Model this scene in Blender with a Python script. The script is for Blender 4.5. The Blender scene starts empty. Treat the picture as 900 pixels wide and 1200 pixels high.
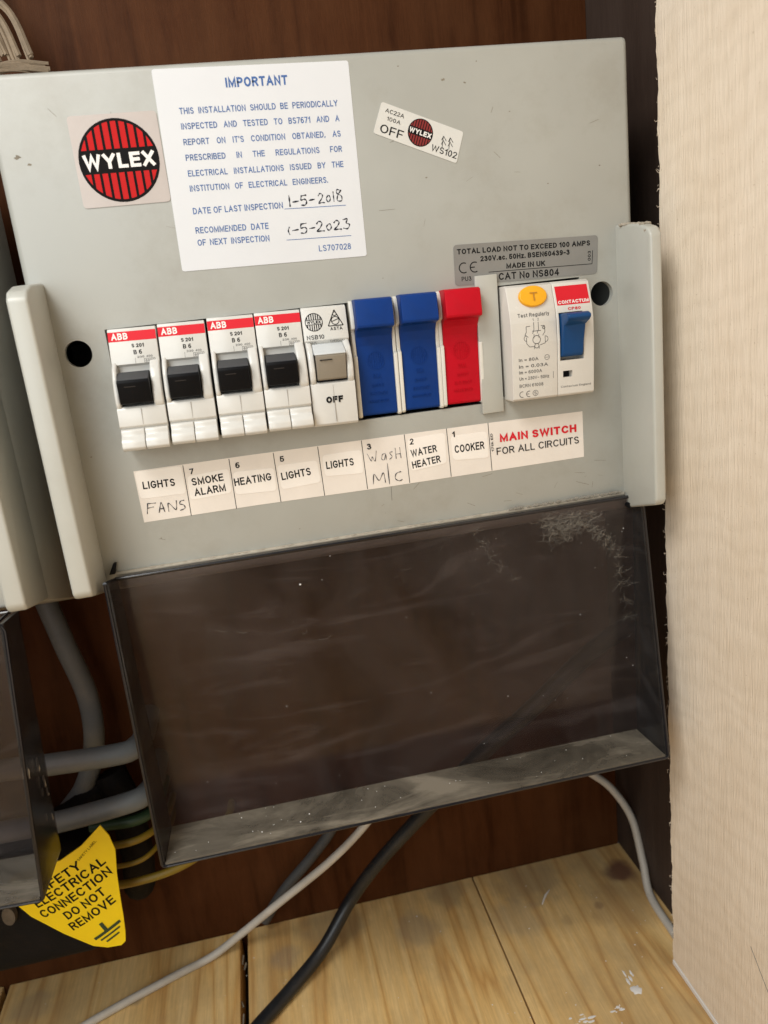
import bpy, bmesh, math, random
from mathutils import Vector, Matrix, Euler
from mathutils.geometry import intersect_line_line
random.seed(7)
S = 0.001                     # everything below is written in millimetres
sc = bpy.context.scene
COL = sc.collection

# ------------------------------------------------------------------ camera
cd = bpy.data.cameras.new("camera"); cam = bpy.data.objects.new("camera", cd); COL.objects.link(cam)
rr = Vector((0.9768230, -0.1835184, -0.1101716)); dn = Vector((-0.1512308, -0.2274640, -0.9619716)); fw = Vector((0.1514794, 0.9563374, -0.2499457))
mw = Matrix.Identity(4)
for i in range(3):
    mw[i][0] = rr[i]; mw[i][1] = -dn[i]; mw[i][2] = -fw[i]
mw.translation = Vector((47.528, -305.249, 48.370)) * S
cam.matrix_world = mw
cd.sensor_fit = 'VERTICAL'; cd.sensor_height = 36; cd.lens = 26.744
cd.clip_start = 0.01; cd.clip_end = 50
cd.dof.use_dof = True; cd.dof.focus_distance = 0.315; cd.dof.aperture_fstop = 13
sc.camera = cam

# ------------------------------------------------------------------ light
w = bpy.data.worlds.new("World"); sc.world = w; w.use_nodes = True
bg = w.node_tree.nodes['Background']; bg.inputs[0].default_value = (0.80, 0.88, 1.0, 1); bg.inputs[1].default_value = 0.05

def lamp(name, loc, target, sx, sy, power, col):
    l = bpy.data.lights.new(name, 'AREA'); l.shape = 'RECTANGLE'; l.size = sx; l.size_y = sy; l.energy = power; l.color = col
    o = bpy.data.objects.new(name, l); COL.objects.link(o)
    o.location = loc; o.rotation_euler = (Vector(target) - Vector(loc)).to_track_quat('-Z', 'Y').to_euler()
    return o
lamp("ceiling_lamp", (-0.27, -0.40, 0.60), (0.05, 0, -0.06), 0.36, 0.28, 5.2, (1.0, 0.985, 0.95))
lamp("cool_fill", (-0.24, -0.56, 0.16), (0.02, 0, -0.06), 0.40, 0.44, 2.3, (0.93, 0.985, 1.0))  # added cool fill from the front left, no actual window
lamp("bounce_fill", (-0.20, -0.60, -0.22), (-0.02, -0.05, -0.3), 0.4, 0.3, .5, (1.0, 0.83, 0.62))  # added warm fill, stands in for light bounced off the floor
sc.view_settings.view_transform = 'Standard'; sc.view_settings.look = 'None'
sc.view_settings.exposure = -0.12; sc.view_settings.gamma = 1.0
sc.cycles.max_bounces = 10; sc.cycles.transparent_max_bounces = 24
try:
    sc.cycles.use_denoising = True
except Exception: pass

# ------------------------------------------------------------------ materials
def nt(name):
    m = bpy.data.materials.new(name); m.use_nodes = True
    return m, m.node_tree, m.node_tree.nodes['Principled BSDF']
def N(t, typ, **kw):
    n = t.nodes.new(typ)
    for k, v in kw.items():
        if k.startswith('i_'): n.inputs[k[2:].replace('_', ' ')].default_value = v
        else: setattr(n, k, v)
    return n
def ramp(t, stops):
    r = t.nodes.new('ShaderNodeValToRGB'); e = r.color_ramp.elements
    e[0].position, e[0].color = stops[0][0], (*stops[0][1], 1); e[1].position, e[1].color = stops[1][0], (*stops[1][1], 1)
    for p, c in stops[2:]:
        x = e.new(p); x.color = (*c, 1)
    return r
def plastic(name, col, rough=.35, var=.06, dirt=None, dirt_amt=.0, scale=60, bump=.02, spec=.5, coat=0, metal=0, bscale=900):
    """coloured plastic / paint / rubber with faint mottling, grime and a fine moulded grain"""
    m, t, b = nt(name)
    tc = N(t, 'ShaderNodeTexCoord')
    n1 = N(t, 'ShaderNodeTexNoise', i_Scale=scale, i_Detail=6.0, i_Roughness=.6); t.links.new(tc.outputs['Object'], n1.inputs['Vector'])
    lo = tuple(max(0, c * (1 - var)) for c in col); hi = tuple(min(1, c * (1 + var)) for c in col)
    r = ramp(t, [(.3, lo), (.7, hi)]); t.links.new(n1.outputs['Fac'], r.inputs['Fac'])
    out = r.outputs['Color']
    if dirt:
        n2 = N(t, 'ShaderNodeTexNoise', i_Scale=scale * .7, i_Detail=9.0, i_Roughness=.72); t.links.new(tc.outputs['Object'], n2.inputs['Vector'])
        r2 = ramp(t, [(.50, (0, 0, 0)), (.78, (1, 1, 1))]); t.links.new(n2.outputs['Fac'], r2.inputs['Fac'])
        ml = N(t, 'ShaderNodeMath', operation='MULTIPLY'); ml.inputs[1].default_value = dirt_amt; t.links.new(r2.outputs['Color'], ml.inputs[0])
        mx = N(t, 'ShaderNodeMixRGB'); mx.inputs['Color2'].default_value = (*dirt, 1)
        t.links.new(ml.outputs[0], mx.inputs['Fac']); t.links.new(out, mx.inputs['Color1']); out = mx.outputs['Color']
    t.links.new(out, b.inputs['Base Color'])
    rn = N(t, 'ShaderNodeMapRange'); rn.inputs['To Min'].default_value = rough * .8; rn.inputs['To Max'].default_value = min(1, rough * 1.25)
    t.links.new(n1.outputs['Fac'], rn.inputs['Value']); t.links.new(rn.outputs[0], b.inputs['Roughness'])
    b.inputs['Specular IOR Level'].default_value = spec; b.inputs['Coat Weight'].default_value = coat; b.inputs['Coat Roughness'].default_value = .12
    b.inputs['Metallic'].default_value = metal
    if bump:
        n3 = N(t, 'ShaderNodeTexNoise', i_Scale=bscale, i_Detail=2.0); t.links.new(tc.outputs['Object'], n3.inputs['Vector'])
        bp = N(t, 'ShaderNodeBump'); bp.inputs['Strength'].default_value = bump; bp.inputs['Distance'].default_value = .0005
        t.links.new(n3.outputs['Fac'], bp.inputs['Height']); t.links.new(bp.outputs[0], b.inputs['Normal'])
    return m

M = {}
M['board'] = plastic('board_plastic', (.366, .364, .326), .49, .045, (.20, .165, .11), .42, 28, .02, 1.0)
M['body_dark'] = plastic('enclosure_inside', (.10, .09, .08), .7, .2)
M['cheek'] = plastic('cheek_plastic', (.46, .455, .405), .40, .03, (.25, .2, .13), .15, 40, .015, .9)
M['grey_encl'] = plastic('old_enclosure_plastic', (.48, .47, .42), .35, .05, (.25, .2, .15), .25, 40)
M['white'] = plastic('breaker_plastic', (.66, .645, .605), .2, .02, (.45, .38, .28), .10, 90, .01)
M['cream'] = plastic('rcd_plastic', (.66, .625, .565), .25, .02, (.4, .32, .22), .12, 90, .01)
M['holder'] = plastic('holder_plastic', (.72, .69, .62), .3, .04, (.4, .32, .22), .2, 90)
M['black'] = plastic('black_plastic', (.005, .005, .006), .5, .1, spec=.12)
M['toggle_grey'] = plastic('lit_dusty_toggle_top', (.040, .043, .047), .55, .1, (.09, .08, .07), .4, 200)  # dusty black plastic, coloured lighter for light caught by the up-facing top
M['taupe'] = plastic('taupe_toggle', (.27, .235, .185), .4, .06)
M['frost'] = plastic('frosted_toggle_top', (.62, .64, .64), .25, .05)
M['blue'] = plastic('blue_plastic', (.002, .034, .19), .42, .08, (.03, .06, .15), .2, 120, .05, .2)
M['red'] = plastic('red_plastic', (.50, .001, .012), .42, .06, (.35, .03, .04), .2, 120, .05, .2)
M['lever'] = plastic('blue_lever_plastic', (.004, .055, .18), .35, .05, spec=.3)
M['button_ink'] = plastic('button_ink', (.45, .2, .02), .5, .1, bump=0)
M['yellow'] = plastic('yellow_button', (.86, .40, .008), .3, .03)
M['red_print'] = plastic('red_print', (.66, .010, .022), .5, .03, bump=0, spec=.3)
M['logo_red'] = plastic('logo_red', (.52, .008, .008), .6, .03, bump=0, spec=.2)
M['logo_dark'] = plastic('logo_dull_red', (.22, .015, .015), .4, .03, bump=0)
M['ink_blue'] = plastic('blue_ink', (.045, .12, .33), .6, .12, bump=0)
M['ink'] = plastic('black_ink', (.010, .0095, .0095), .7, .2, bump=0, spec=.08)
M['ink_soft'] = plastic('grey_ink', (.10, .095, .09), .6, .3, bump=0)
M['pen'] = plastic('ballpoint_ink', (.018, .02, .032), .6, .5, scale=900, bump=0, spec=.1)
M['ink_white'] = plastic('white_print', (.82, .79, .75), .5, .04, bump=0)
M['paper'] = plastic('notice_paper', (.70, .71, .73), .45, .012, (.5, .5, .48), .05, 45, .01)
M['strip'] = plastic('strip_paper', (.79, .72, .645), .6, .03, (.45, .38, .3), .15, 90)
M['tab'] = plastic('label_tab_paper', (.88, .82, .75), .55, .02, (.5, .42, .35), .08, 90)
M['silver'] = plastic('silver_label', (.22, .215, .20), .33, .06, (.2, .18, .15), .3, 90, .02, .6)
M['logo_bg'] = plastic('logo_sticker', (.52, .46, .425), .3, .04, (.4, .33, .28), .2, 60)
M['sticker_bg'] = plastic('small_sticker', (.66, .65, .61), .3, .04, (.4, .33, .28), .2, 60)
M['grey_cable'] = plastic('grey_sheath', (.135, .148, .153), .45, .12, (.25, .22, .18), .35, 60, .05)
M['dull_cable'] = plastic('dirty_sheath', (.055, .055, .055), .6, .2, (.1, .08, .06), .4, 60, .05)
M['black_cable'] = plastic('black_rubber', (.010, .011, .013), .38, .2, (.07, .06, .05), .25, 80, .05)
M['white_cable'] = plastic('white_flex', (.50, .46, .40), .5, .08, (.28, .23, .17), .5, 90, .06)
M['yg'] = plastic('yellow_core', (.22, .14, .01), .45, .1, (.05, .14, .03), .3, 60)
M['green'] = plastic('green_core', (.02, .05, .022), .45, .1)
M['twine'] = plastic('jute_twine', (.24, .18, .12), .9, .2, (.2, .15, .1), .4, 200, .3)
M['tag'] = plastic('yellow_tag', (1.0, .70, .002), .42, .04, (.4, .28, .02), .15, 60)
M['steel'] = plastic('dull_steel', (.13, .105, .08), .6, .3, (.05, .04, .03), .5, 200, metal=.4)
M['earth_black'] = plastic('clamp_black', (.006, .005, .005), .7, .5, (.03, .02, .013), .4, 60, .4, .2)
M['paint'] = plastic('white_paint', (.75, .73, .70), .6, .1, bump=.2)
M['gap'] = plastic('dark_gap', (.02, .014, .01), .9, .3)
M['web'], _t, _b = nt('cobweb_fibre'); _b.inputs['Base Color'].default_value = (.34, .31, .26, 1); _b.inputs['Roughness'].default_value = .9; _b.inputs['Alpha'].default_value = .42
M['seam'] = plastic('moulding_seam', (.36, .33, .29), .5, .1, bump=0)
M['scuff'] = plastic('greasy_scuff', (.22, .19, .14), .7, .2, (.12, .09, .06), .5, 200)
M['dusty_ledge'] = plastic('dusty_ledge', (.42, .37, .30), .9, .15, (.2, .16, .1), .5, 150, .3)

def smoked(name, dust, dustcol, tint, edge=False, web=None):
    """smoked see-through plastic under a veil of dust, wiping marks and specks"""
    m, t, b = nt(name); t.nodes.remove(b); out = t.nodes['Material Output']
    tc = N(t, 'ShaderNodeTexCoord')
    tr = N(t, 'ShaderNodeBsdfTransparent'); tr.inputs[0].default_value = (*tint, 1)
    df = N(t, 'ShaderNodeBsdfDiffuse'); df.inputs[0].default_value = (*dustcol, 1)
    gl = N(t, 'ShaderNodeBsdfGlossy'); gl.inputs['Roughness'].default_value = .14
    n1 = N(t, 'ShaderNodeTexNoise', i_Scale=16.0, i_Detail=8.0, i_Roughness=.65, i_Distortion=1.2); t.links.new(tc.outputs['Object'], n1.inputs['Vector'])
    mp = N(t, 'ShaderNodeMapping'); mp.inputs['Rotation'].default_value = (0, .35, 0); mp.inputs['Scale'].default_value = (12, 30, 60)
    t.links.new(tc.outputs['Object'], mp.inputs['Vector'])
    n2 = N(t, 'ShaderNodeTexNoise', i_Scale=1.0, i_Detail=5.0, i_Roughness=.6, i_Distortion=2.0); t.links.new(mp.outputs[0], n2.inputs['Vector'])
    r1 = ramp(t, [(.35, (dust * .35,) * 3), (.70, (dust * 1.35,) * 3)]); t.links.new(n1.outputs['Fac'], r1.inputs['Fac'])
    r2 = ramp(t, [(.52, (0, 0, 0)), (.72, (dust * 1.15,) * 3)]); t.links.new(n2.outputs['Fac'], r2.inputs['Fac'])
    n3 = N(t, 'ShaderNodeTexNoise', i_Scale=420.0, i_Detail=2.0); t.links.new(tc.outputs['Object'], n3.inputs['Vector'])
    r3 = ramp(t, [(.74, (0, 0, 0)), (.82, (.18, .18, .18))]); t.links.new(n3.outputs['Fac'], r3.inputs['Fac'])
    a1 = N(t, 'ShaderNodeMath', operation='ADD'); a2 = N(t, 'ShaderNodeMath', operation='ADD', use_clamp=True)
    t.links.new(r1.outputs[0], a1.inputs[0]); t.links.new(r2.outputs[0], a1.inputs[1]); t.links.new(a1.outputs[0], a2.inputs[0]); t.links.new(r3.outputs[0], a2.inputs[1])
    m1 = N(t, 'ShaderNodeMixShader'); t.links.new(a2.outputs[0], m1.inputs[0]); t.links.new(tr.outputs[0], m1.inputs[1]); t.links.new(df.outputs[0], m1.inputs[2])
    fr = N(t, 'ShaderNodeFresnel'); fr.inputs['IOR'].default_value = 1.4
    mm = N(t, 'ShaderNodeMath', operation='MULTIPLY'); mm.inputs[1].default_value = .8; t.links.new(fr.outputs[0], mm.inputs[0])
    m2 = N(t, 'ShaderNodeMixShader'); t.links.new(mm.outputs[0], m2.inputs[0]); t.links.new(m1.outputs[0], m2.inputs[1]); t.links.new(gl.outputs[0], m2.inputs[2])
    t.links.new(m2.outputs[0], out.inputs['Surface'])
    return m
M['ledge'] = plastic('grubby_ledge', (.42, .375, .30), .6, .15, (.2, .16, .1), .4, 150)
M['smoke'] = smoked('smoked_cover', .058, (.33, .285, .27), (.64, .59, .585))
M['smoke_wall'] = smoked('smoked_cover_wall', .06, (.30, .29, .29), (.42, .40, .40))
M['lip'] = smoked('dusty_cover_lip', .60, (.25, .215, .165), (.35, .33, .32))
M['rim'] = plastic('smoked_edge', (.012, .011, .013), .2, .3)

def wood(name, base, dark, pale, across, grain=60., fine=900., rough=.55, rings=True, spots=(), origin=(0, 0, 0), dust=None, dist=2.5, bump=.25, spec=.35):
    """wood whose grain runs along local axis with scale 1; `across` gives the stretch vector"""
    m, t, b = nt(name)
    tc = N(t, 'ShaderNodeTexCoord')
    mp = N(t, 'ShaderNodeMapping'); mp.inputs['Scale'].default_value = across; mp.inputs['Location'].default_value = origin
    t.links.new(tc.outputs['Object'], mp.inputs['Vector'])
    wv = N(t, 'ShaderNodeTexNoise', i_Scale=grain, i_Detail=3.0, i_Roughness=.5, i_Distortion=.4); t.links.new(mp.outputs[0], wv.inputs['Vector'])
    ml = N(t, 'ShaderNodeMath', operation='MULTIPLY'); ml.inputs[1].default_value = 14. if rings else 3.; t.links.new(wv.outputs['Fac'], ml.inputs[0])
    fr = N(t, 'ShaderNodeMath', operation='PINGPONG'); fr.inputs[1].default_value = 1.; t.links.new(ml.outputs[0], fr.inputs[0])
    r = ramp(t, [(.0, dark), (.35, base), (1., pale)]); t.links.new(fr.outputs[0], r.inputs['Fac'])
    nf = N(t, 'ShaderNodeTexNoise', i_Scale=fine, i_Detail=4.0, i_Roughness=.7); t.links.new(mp.outputs[0], nf.inputs['Vector'])
    mx = N(t, 'ShaderNodeMixRGB', blend_type='MULTIPLY'); mx.inputs['Fac'].default_value = .55
    rf = ramp(t, [(.3, (.62, .6, .58)), (.62, (1, 1, 1))]); t.links.new(nf.outputs['Fac'], rf.inputs['Fac'])
    t.links.new(r.outputs[0], mx.inputs['Color1']); t.links.new(rf.outputs[0], mx.inputs['Color2'])
    out = mx.outputs['Color']
    nb = N(t, 'ShaderNodeTexNoise', i_Scale=11.0, i_Detail=6.0, i_Roughness=.65); t.links.new(tc.outputs['Object'], nb.inputs['Vector'])
    if dust:
        rb = ramp(t, [(.42, (0, 0, 0)), (.68, (dust[1],) * 3)]); t.links.new(nb.outputs['Fac'], rb.inputs['Fac'])
        md = N(t, 'ShaderNodeMixRGB'); md.inputs['Color2'].default_value = (*dust[0], 1)
        t.links.new(rb.outputs[0], md.inputs['Fac']); t.links.new(out, md.inputs['Color1']); out = md.outputs['Color']
    geo = N(t, 'ShaderNodeNewGeometry')
    for (x, y, z, rad, colr, amt) in spots:
        # a knot or stain with its own shape, at its own place in the wood
        sb = N(t, 'ShaderNodeVectorMath', operation='SUBTRACT'); sb.inputs[1].default_value = (x * S, y * S, z * S); t.links.new(geo.outputs['Position'], sb.inputs[0])
        nn = N(t, 'ShaderNodeTexNoise', i_Scale=90.0, i_Detail=4.0); t.links.new(geo.outputs['Position'], nn.inputs['Vector'])
        ln = N(t, 'ShaderNodeVectorMath', operation='LENGTH'); t.links.new(sb.outputs[0], ln.inputs[0])
        wn = N(t, 'ShaderNodeMath', operation='MULTIPLY_ADD'); wn.inputs[1].default_value = rad * S * .9; wn.inputs[2].default_value = -rad * S * .45; t.links.new(nn.outputs['Fac'], wn.inputs[0])
        ad = N(t, 'ShaderNodeMath', operation='ADD'); t.links.new(ln.outputs['Value'], ad.inputs[0]); t.links.new(wn.outputs[0], ad.inputs[1])
        mr = N(t, 'ShaderNodeMapRange', interpolation_type='SMOOTHSTEP'); mr.inputs['From Min'].default_value = rad * S * .45; mr.inputs['From Max'].default_value = rad * S * 1.15
        mr.inputs['To Min'].default_value = amt; mr.inputs['To Max'].default_value = 0; t.links.new(ad.outputs[0], mr.inputs['Value'])
        ms = N(t, 'ShaderNodeMixRGB'); ms.inputs['Color2'].default_value = (*colr, 1)
        t.links.new(mr.outputs[0], ms.inputs['Fac']); t.links.new(out, ms.inputs['Color1']); out = ms.outputs['Color']
    t.links.new(out, b.inputs['Base Color']); b.inputs['Roughness'].default_value = rough
    b.inputs['Specular IOR Level'].default_value = spec
    bp = N(t, 'ShaderNodeBump'); bp.inputs['Strength'].default_value = bump; bp.inputs['Distance'].default_value = .0006
    t.links.new(nf.outputs['Fac'], bp.inputs['Height']); t.links.new(bp.outputs[0], b.inputs['Normal'])
    return m
pine_dust = ((.30, .22, .125), .6)
def pine(seed, spots=()):
    return wood('pine_floorboard_%d' % seed, (.76, .49, .19), (.60, .335, .11), (.81, .56, .25), (1, .06, 1), 30., 900., .5, True, spots,
                (seed * .37, seed * .11, 0), pine_dust, bump=.15)
M['wall'] = wood('veneer_wall', (.062, .020, .0065), (.040, .012, .0035), (.082, .028, .0095), (1, 1, .09), 130., 1500., .5, False, (), (0, 0, 0), ((.095, .038, .015), .55), spec=.07)
M['side'] = wood('side_wall_board', (.050, .032, .024), (.032, .020, .015), (.066, .044, .034), (1, 1, .1), 40., 500., .6, False, (), (3, 0, 0), ((.075, .056, .044), .4), spec=.2)

def sawn(name):
    """rough-sawn pale plank: upright fibres crossed by curved saw bands"""
    m, t, b = nt(name); tc = N(t, 'ShaderNodeTexCoord')
    def noise(scale, vec, detail=4., dist=0.):
        mp = N(t, 'ShaderNodeMapping'); mp.inputs['Scale'].default_value = vec; t.links.new(tc.outputs['Object'], mp.inputs['Vector'])
        n = N(t, 'ShaderNodeTexNoise', i_Scale=scale, i_Detail=detail, i_Roughness=.6, i_Distortion=dist); t.links.new(mp.outputs[0], n.inputs['Vector']); return n
    a = noise(18, (1, 1, 1)); f = noise(1.0, (300, 620, 38), 6., 1.5); c = noise(900, (1, 1, 1), 3.)
    mp = N(t, 'ShaderNodeMapping'); mp.inputs['Rotation'].default_value = (.22, 0, 0); t.links.new(tc.outputs['Object'], mp.inputs['Vector'])
    wv = N(t, 'ShaderNodeTexWave', wave_type='BANDS', bands_direction='Z', i_Scale=30.0, i_Distortion=8.0, i_Detail=5.0); wv.inputs['Detail Scale'].default_value = 1.3
    t.links.new(mp.outputs[0], wv.inputs['Vector'])
    r = ramp(t, [(.3, (.85, .71, .55)), (.7, (.91, .785, .635))]); t.links.new(a.outputs['Fac'], r.inputs['Fac'])
    rf = ramp(t, [(.3, (.90, .885, .86)), (.58, (1, 1, 1))]); t.links.new(f.outputs['Fac'], rf.inputs['Fac'])
    rw = ramp(t, [(.0, (.96, .955, .945)), (.7, (1, 1, 1))]); t.links.new(wv.outputs['Fac'], rw.inputs['Fac'])
    rs = ramp(t, [(.26, (.72, .66, .58)), (.34, (1, 1, 1))]); t.links.new(c.outputs['Fac'], rs.inputs['Fac'])
    out = r.outputs[0]
    for x in (rf, rw, rs):
        mx = N(t, 'ShaderNodeMixRGB', blend_type='MULTIPLY'); mx.inputs['Fac'].default_value = .9
        t.links.new(out, mx.inputs['Color1']); t.links.new(x.outputs[0], mx.inputs['Color2']); out = mx.outputs['Color']
    t.links.new(out, b.inputs['Base Color']); b.inputs['Roughness'].default_value = .85; b.inputs['Specular IOR Level'].default_value = .2
    ad = N(t, 'ShaderNodeMath', operation='MULTIPLY_ADD'); ad.inputs[1].default_value = .18; t.links.new(wv.outputs['Fac'], ad.inputs[0]); t.links.new(f.outputs['Fac'], ad.inputs[2])
    bp = N(t, 'ShaderNodeBump'); bp.inputs['Strength'].default_value = .6; bp.inputs['Distance'].default_value = .0006
    t.links.new(ad.outputs[0], bp.inputs['Height']); t.links.new(bp.outputs[0], b.inputs['Normal'])
    return m
M['sawn'] = sawn('rough_sawn_plank')

# ------------------------------------------------------------------ object helpers
ORG = {}
def put(name, bm, mat, parent=None, smooth=35, org=(0, 0, 0)):
    me = bpy.data.meshes.new(name)
    o0 = Vector(ORG.get(parent.name, (0, 0, 0))) if parent else Vector(org)
    for v in bm.verts: v.co = (v.co - o0) * S
    bmesh.ops.recalc_face_normals(bm, faces=bm.faces)
    bm.to_mesh(me); bm.free()
    if smooth:
        me.shade_smooth(); me.set_sharp_from_angle(angle=math.radians(smooth))
    mats = mat if isinstance(mat, (list, tuple)) else [mat]
    for k in mats: me.materials.append(M[k])
    o = bpy.data.objects.new(name, me); COL.objects.link(o)
    if parent: o.parent = parent; ORG[o.name] = tuple(o0)
    else: o.location = o0 * S; ORG[o.name] = tuple(o0)
    return o
def tag(o, label=None, cat=None, group=None, kind=None):
    if label: o['label'] = label
    if cat: o['category'] = cat
    if group: o['group'] = group
    if kind: o['kind'] = kind
    return o
def thing(name, label, cat, loc=(0, 0, 0), group=None, local=False):
    o = bpy.data.objects.new(name, None); COL.objects.link(o); o.location = Vector(loc) * S; o.empty_display_size = .01
    ORG[o.name] = (0, 0, 0) if local else tuple(loc)
    return tag(o, label, cat, group)
def BM(): return bmesh.new()
def merge(bm, sub):
    me = bpy.data.meshes.new('tmp'); sub.to_mesh(me); sub.free(); bm.from_mesh(me); bpy.data.meshes.remove(me)
def box(bm, x0, x1, y0, y1, z0, z1, bev=0, seg=2):
    s = BM(); bmesh.ops.create_cube(s, size=1)
    for v in s.verts:
        v.co = Vector(((x0 + x1) / 2 + v.co.x * (x1 - x0), (y0 + y1) / 2 + v.co.y * (y1 - y0), (z0 + z1) / 2 + v.co.z * (z1 - z0)))
    if bev: bmesh.ops.bevel(s, geom=s.edges[:], offset=bev, segments=seg, profile=.5, affect='EDGES')
    merge(bm, s); return bm
def hexa(bm, p, bev=0, seg=2):
    """solid from 8 corners: bottom ring then top ring"""
    s = BM(); v = [s.verts.new(q) for q in p]
    for f in ((0, 1, 2, 3), (4, 5, 6, 7), (0, 1, 5, 4), (1, 2, 6, 5), (2, 3, 7, 6), (3, 0, 4, 7)): s.faces.new([v[i] for i in f])
    bmesh.ops.recalc_face_normals(s, faces=s.faces)
    if bev: bmesh.ops.bevel(s, geom=s.edges[:], offset=bev, segments=seg, profile=.5, affect='EDGES')
    merge(bm, s); return bm
def prism(bm, prof, x0, x1, bev=0, seg=2):
    """profile of (y, z) points extruded along x"""
    s = BM(); a = [s.verts.new((x0, y, z)) for y, z in prof]; b = [s.verts.new((x1, y, z)) for y, z in prof]
    s.faces.new(a); s.faces.new(b[::-1])
    for i in range(len(prof)):
        j = (i + 1) % len(prof); s.faces.new((a[i], a[j], b[j], b[i]))
    bmesh.ops.recalc_face_normals(s, faces=s.faces)
    if bev: bmesh.ops.bevel(s, geom=s.edges[:], offset=bev, segments=seg, profile=.5, affect='EDGES')
    merge(bm, s); return bm
def slab(bm, pts, y, th=.12):
    """flat sheet with outline (x, z) lying against a plane y, front at y-th"""
    a = [bm.verts.new((x, y - th, z)) for x, z in pts]; b = [bm.verts.new((x, y, z)) for x, z in pts]
    bm.faces.new(a); bm.faces.new(b[::-1])
    for i in range(len(pts)):
        j = (i + 1) % len(pts); bm.faces.new((a[i], a[j], b[j], b[i]))
    return bm
def rrect(cx, cz, w_, h_, r, ang=0, n=5):
    o = []
    for k, (sx, sz) in enumerate(((1, 1), (-1, 1), (-1, -1), (1, -1))):
        for i in range(n + 1):
            a = math.pi / 2 * (k + i / n); o.append((sx * (w_ / 2 - r) + r * math.cos(a), sz * (h_ / 2 - r) + r * math.sin(a)))
    c, s = math.cos(ang), math.sin(ang)
    return [(cx + x * c - z * s, cz + x * s + z * c) for x, z in o]
def rquad(p, r=.6, n=4):
    """rounded corners on an arbitrary quad of (x, z)"""
    o = []
    for i in range(4):
        a, b, c = Vector(p[i - 1]), Vector(p[i]), Vector(p[(i + 1) % 4])
        u = b + (a - b).normalized() * r; v = b + (c - b).normalized() * r
        for k in range(n + 1):
            f = k / n; q = u * (1 - f) ** 2 + b * 2 * f * (1 - f) + v * f * f; o.append((q.x, q.y))
    return o
def spline(pts, n=10):
    P_ = [Vector(p) for p in pts]; out = []
    for i in range(len(P_) - 1):
        a = P_[i - 1] if i else P_[0] * 2 - P_[1]; b, c = P_[i], P_[i + 1]; d = P_[i + 2] if i + 2 < len(P_) else P_[-1] * 2 - P_[-2]
        for k in range(n):
            f = k / n; out.append(.5 * ((2 * b) + (c - a) * f + (2 * a - 5 * b + 4 * c - d) * f * f + (3 * b - a - 3 * c + d) * f ** 3))
    out.append(P_[-1]); return out
def tube(bm, path, r, seg=12, cap=True, flat=None):
    """swept round section; r a number or a list"""
    n = len(path); rings = []; up = None
    for i, p in enumerate(path):
        t = (path[min(i + 1, n - 1)] - path[max(i - 1, 0)]).normalized()
        if up is None: up = t.cross(Vector((0, 1, 0)) if abs(t.y) < .9 else Vector((0, 0, 1))).normalized()
        up = (up - t * up.dot(t)).normalized(); sd = t.cross(up)
        rad = r[i] if isinstance(r, (list, tuple)) else r
        rings.append([bm.verts.new(p + (up * math.cos(a) + sd * math.sin(a) * (flat or 1)) * rad) for a in [2 * math.pi * k / seg for k in range(seg)]])
    for i in range(n - 1):
        for k in range(seg):
            j = (k + 1) % seg; bm.faces.new((rings[i][k], rings[i][j], rings[i + 1][j], rings[i + 1][k]))
    if cap: bm.faces.new(rings[0][::-1]); bm.faces.new(rings[-1])
    return bm
def disc(bm, cx, cz, r, y0, y1, n=40, rz=None):
    return slab(bm, [(cx + r * math.cos(2 * math.pi * k / n), cz + (rz or r) * math.sin(2 * math.pi * k / n)) for k in range(n)], y1, y1 - y0)

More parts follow.
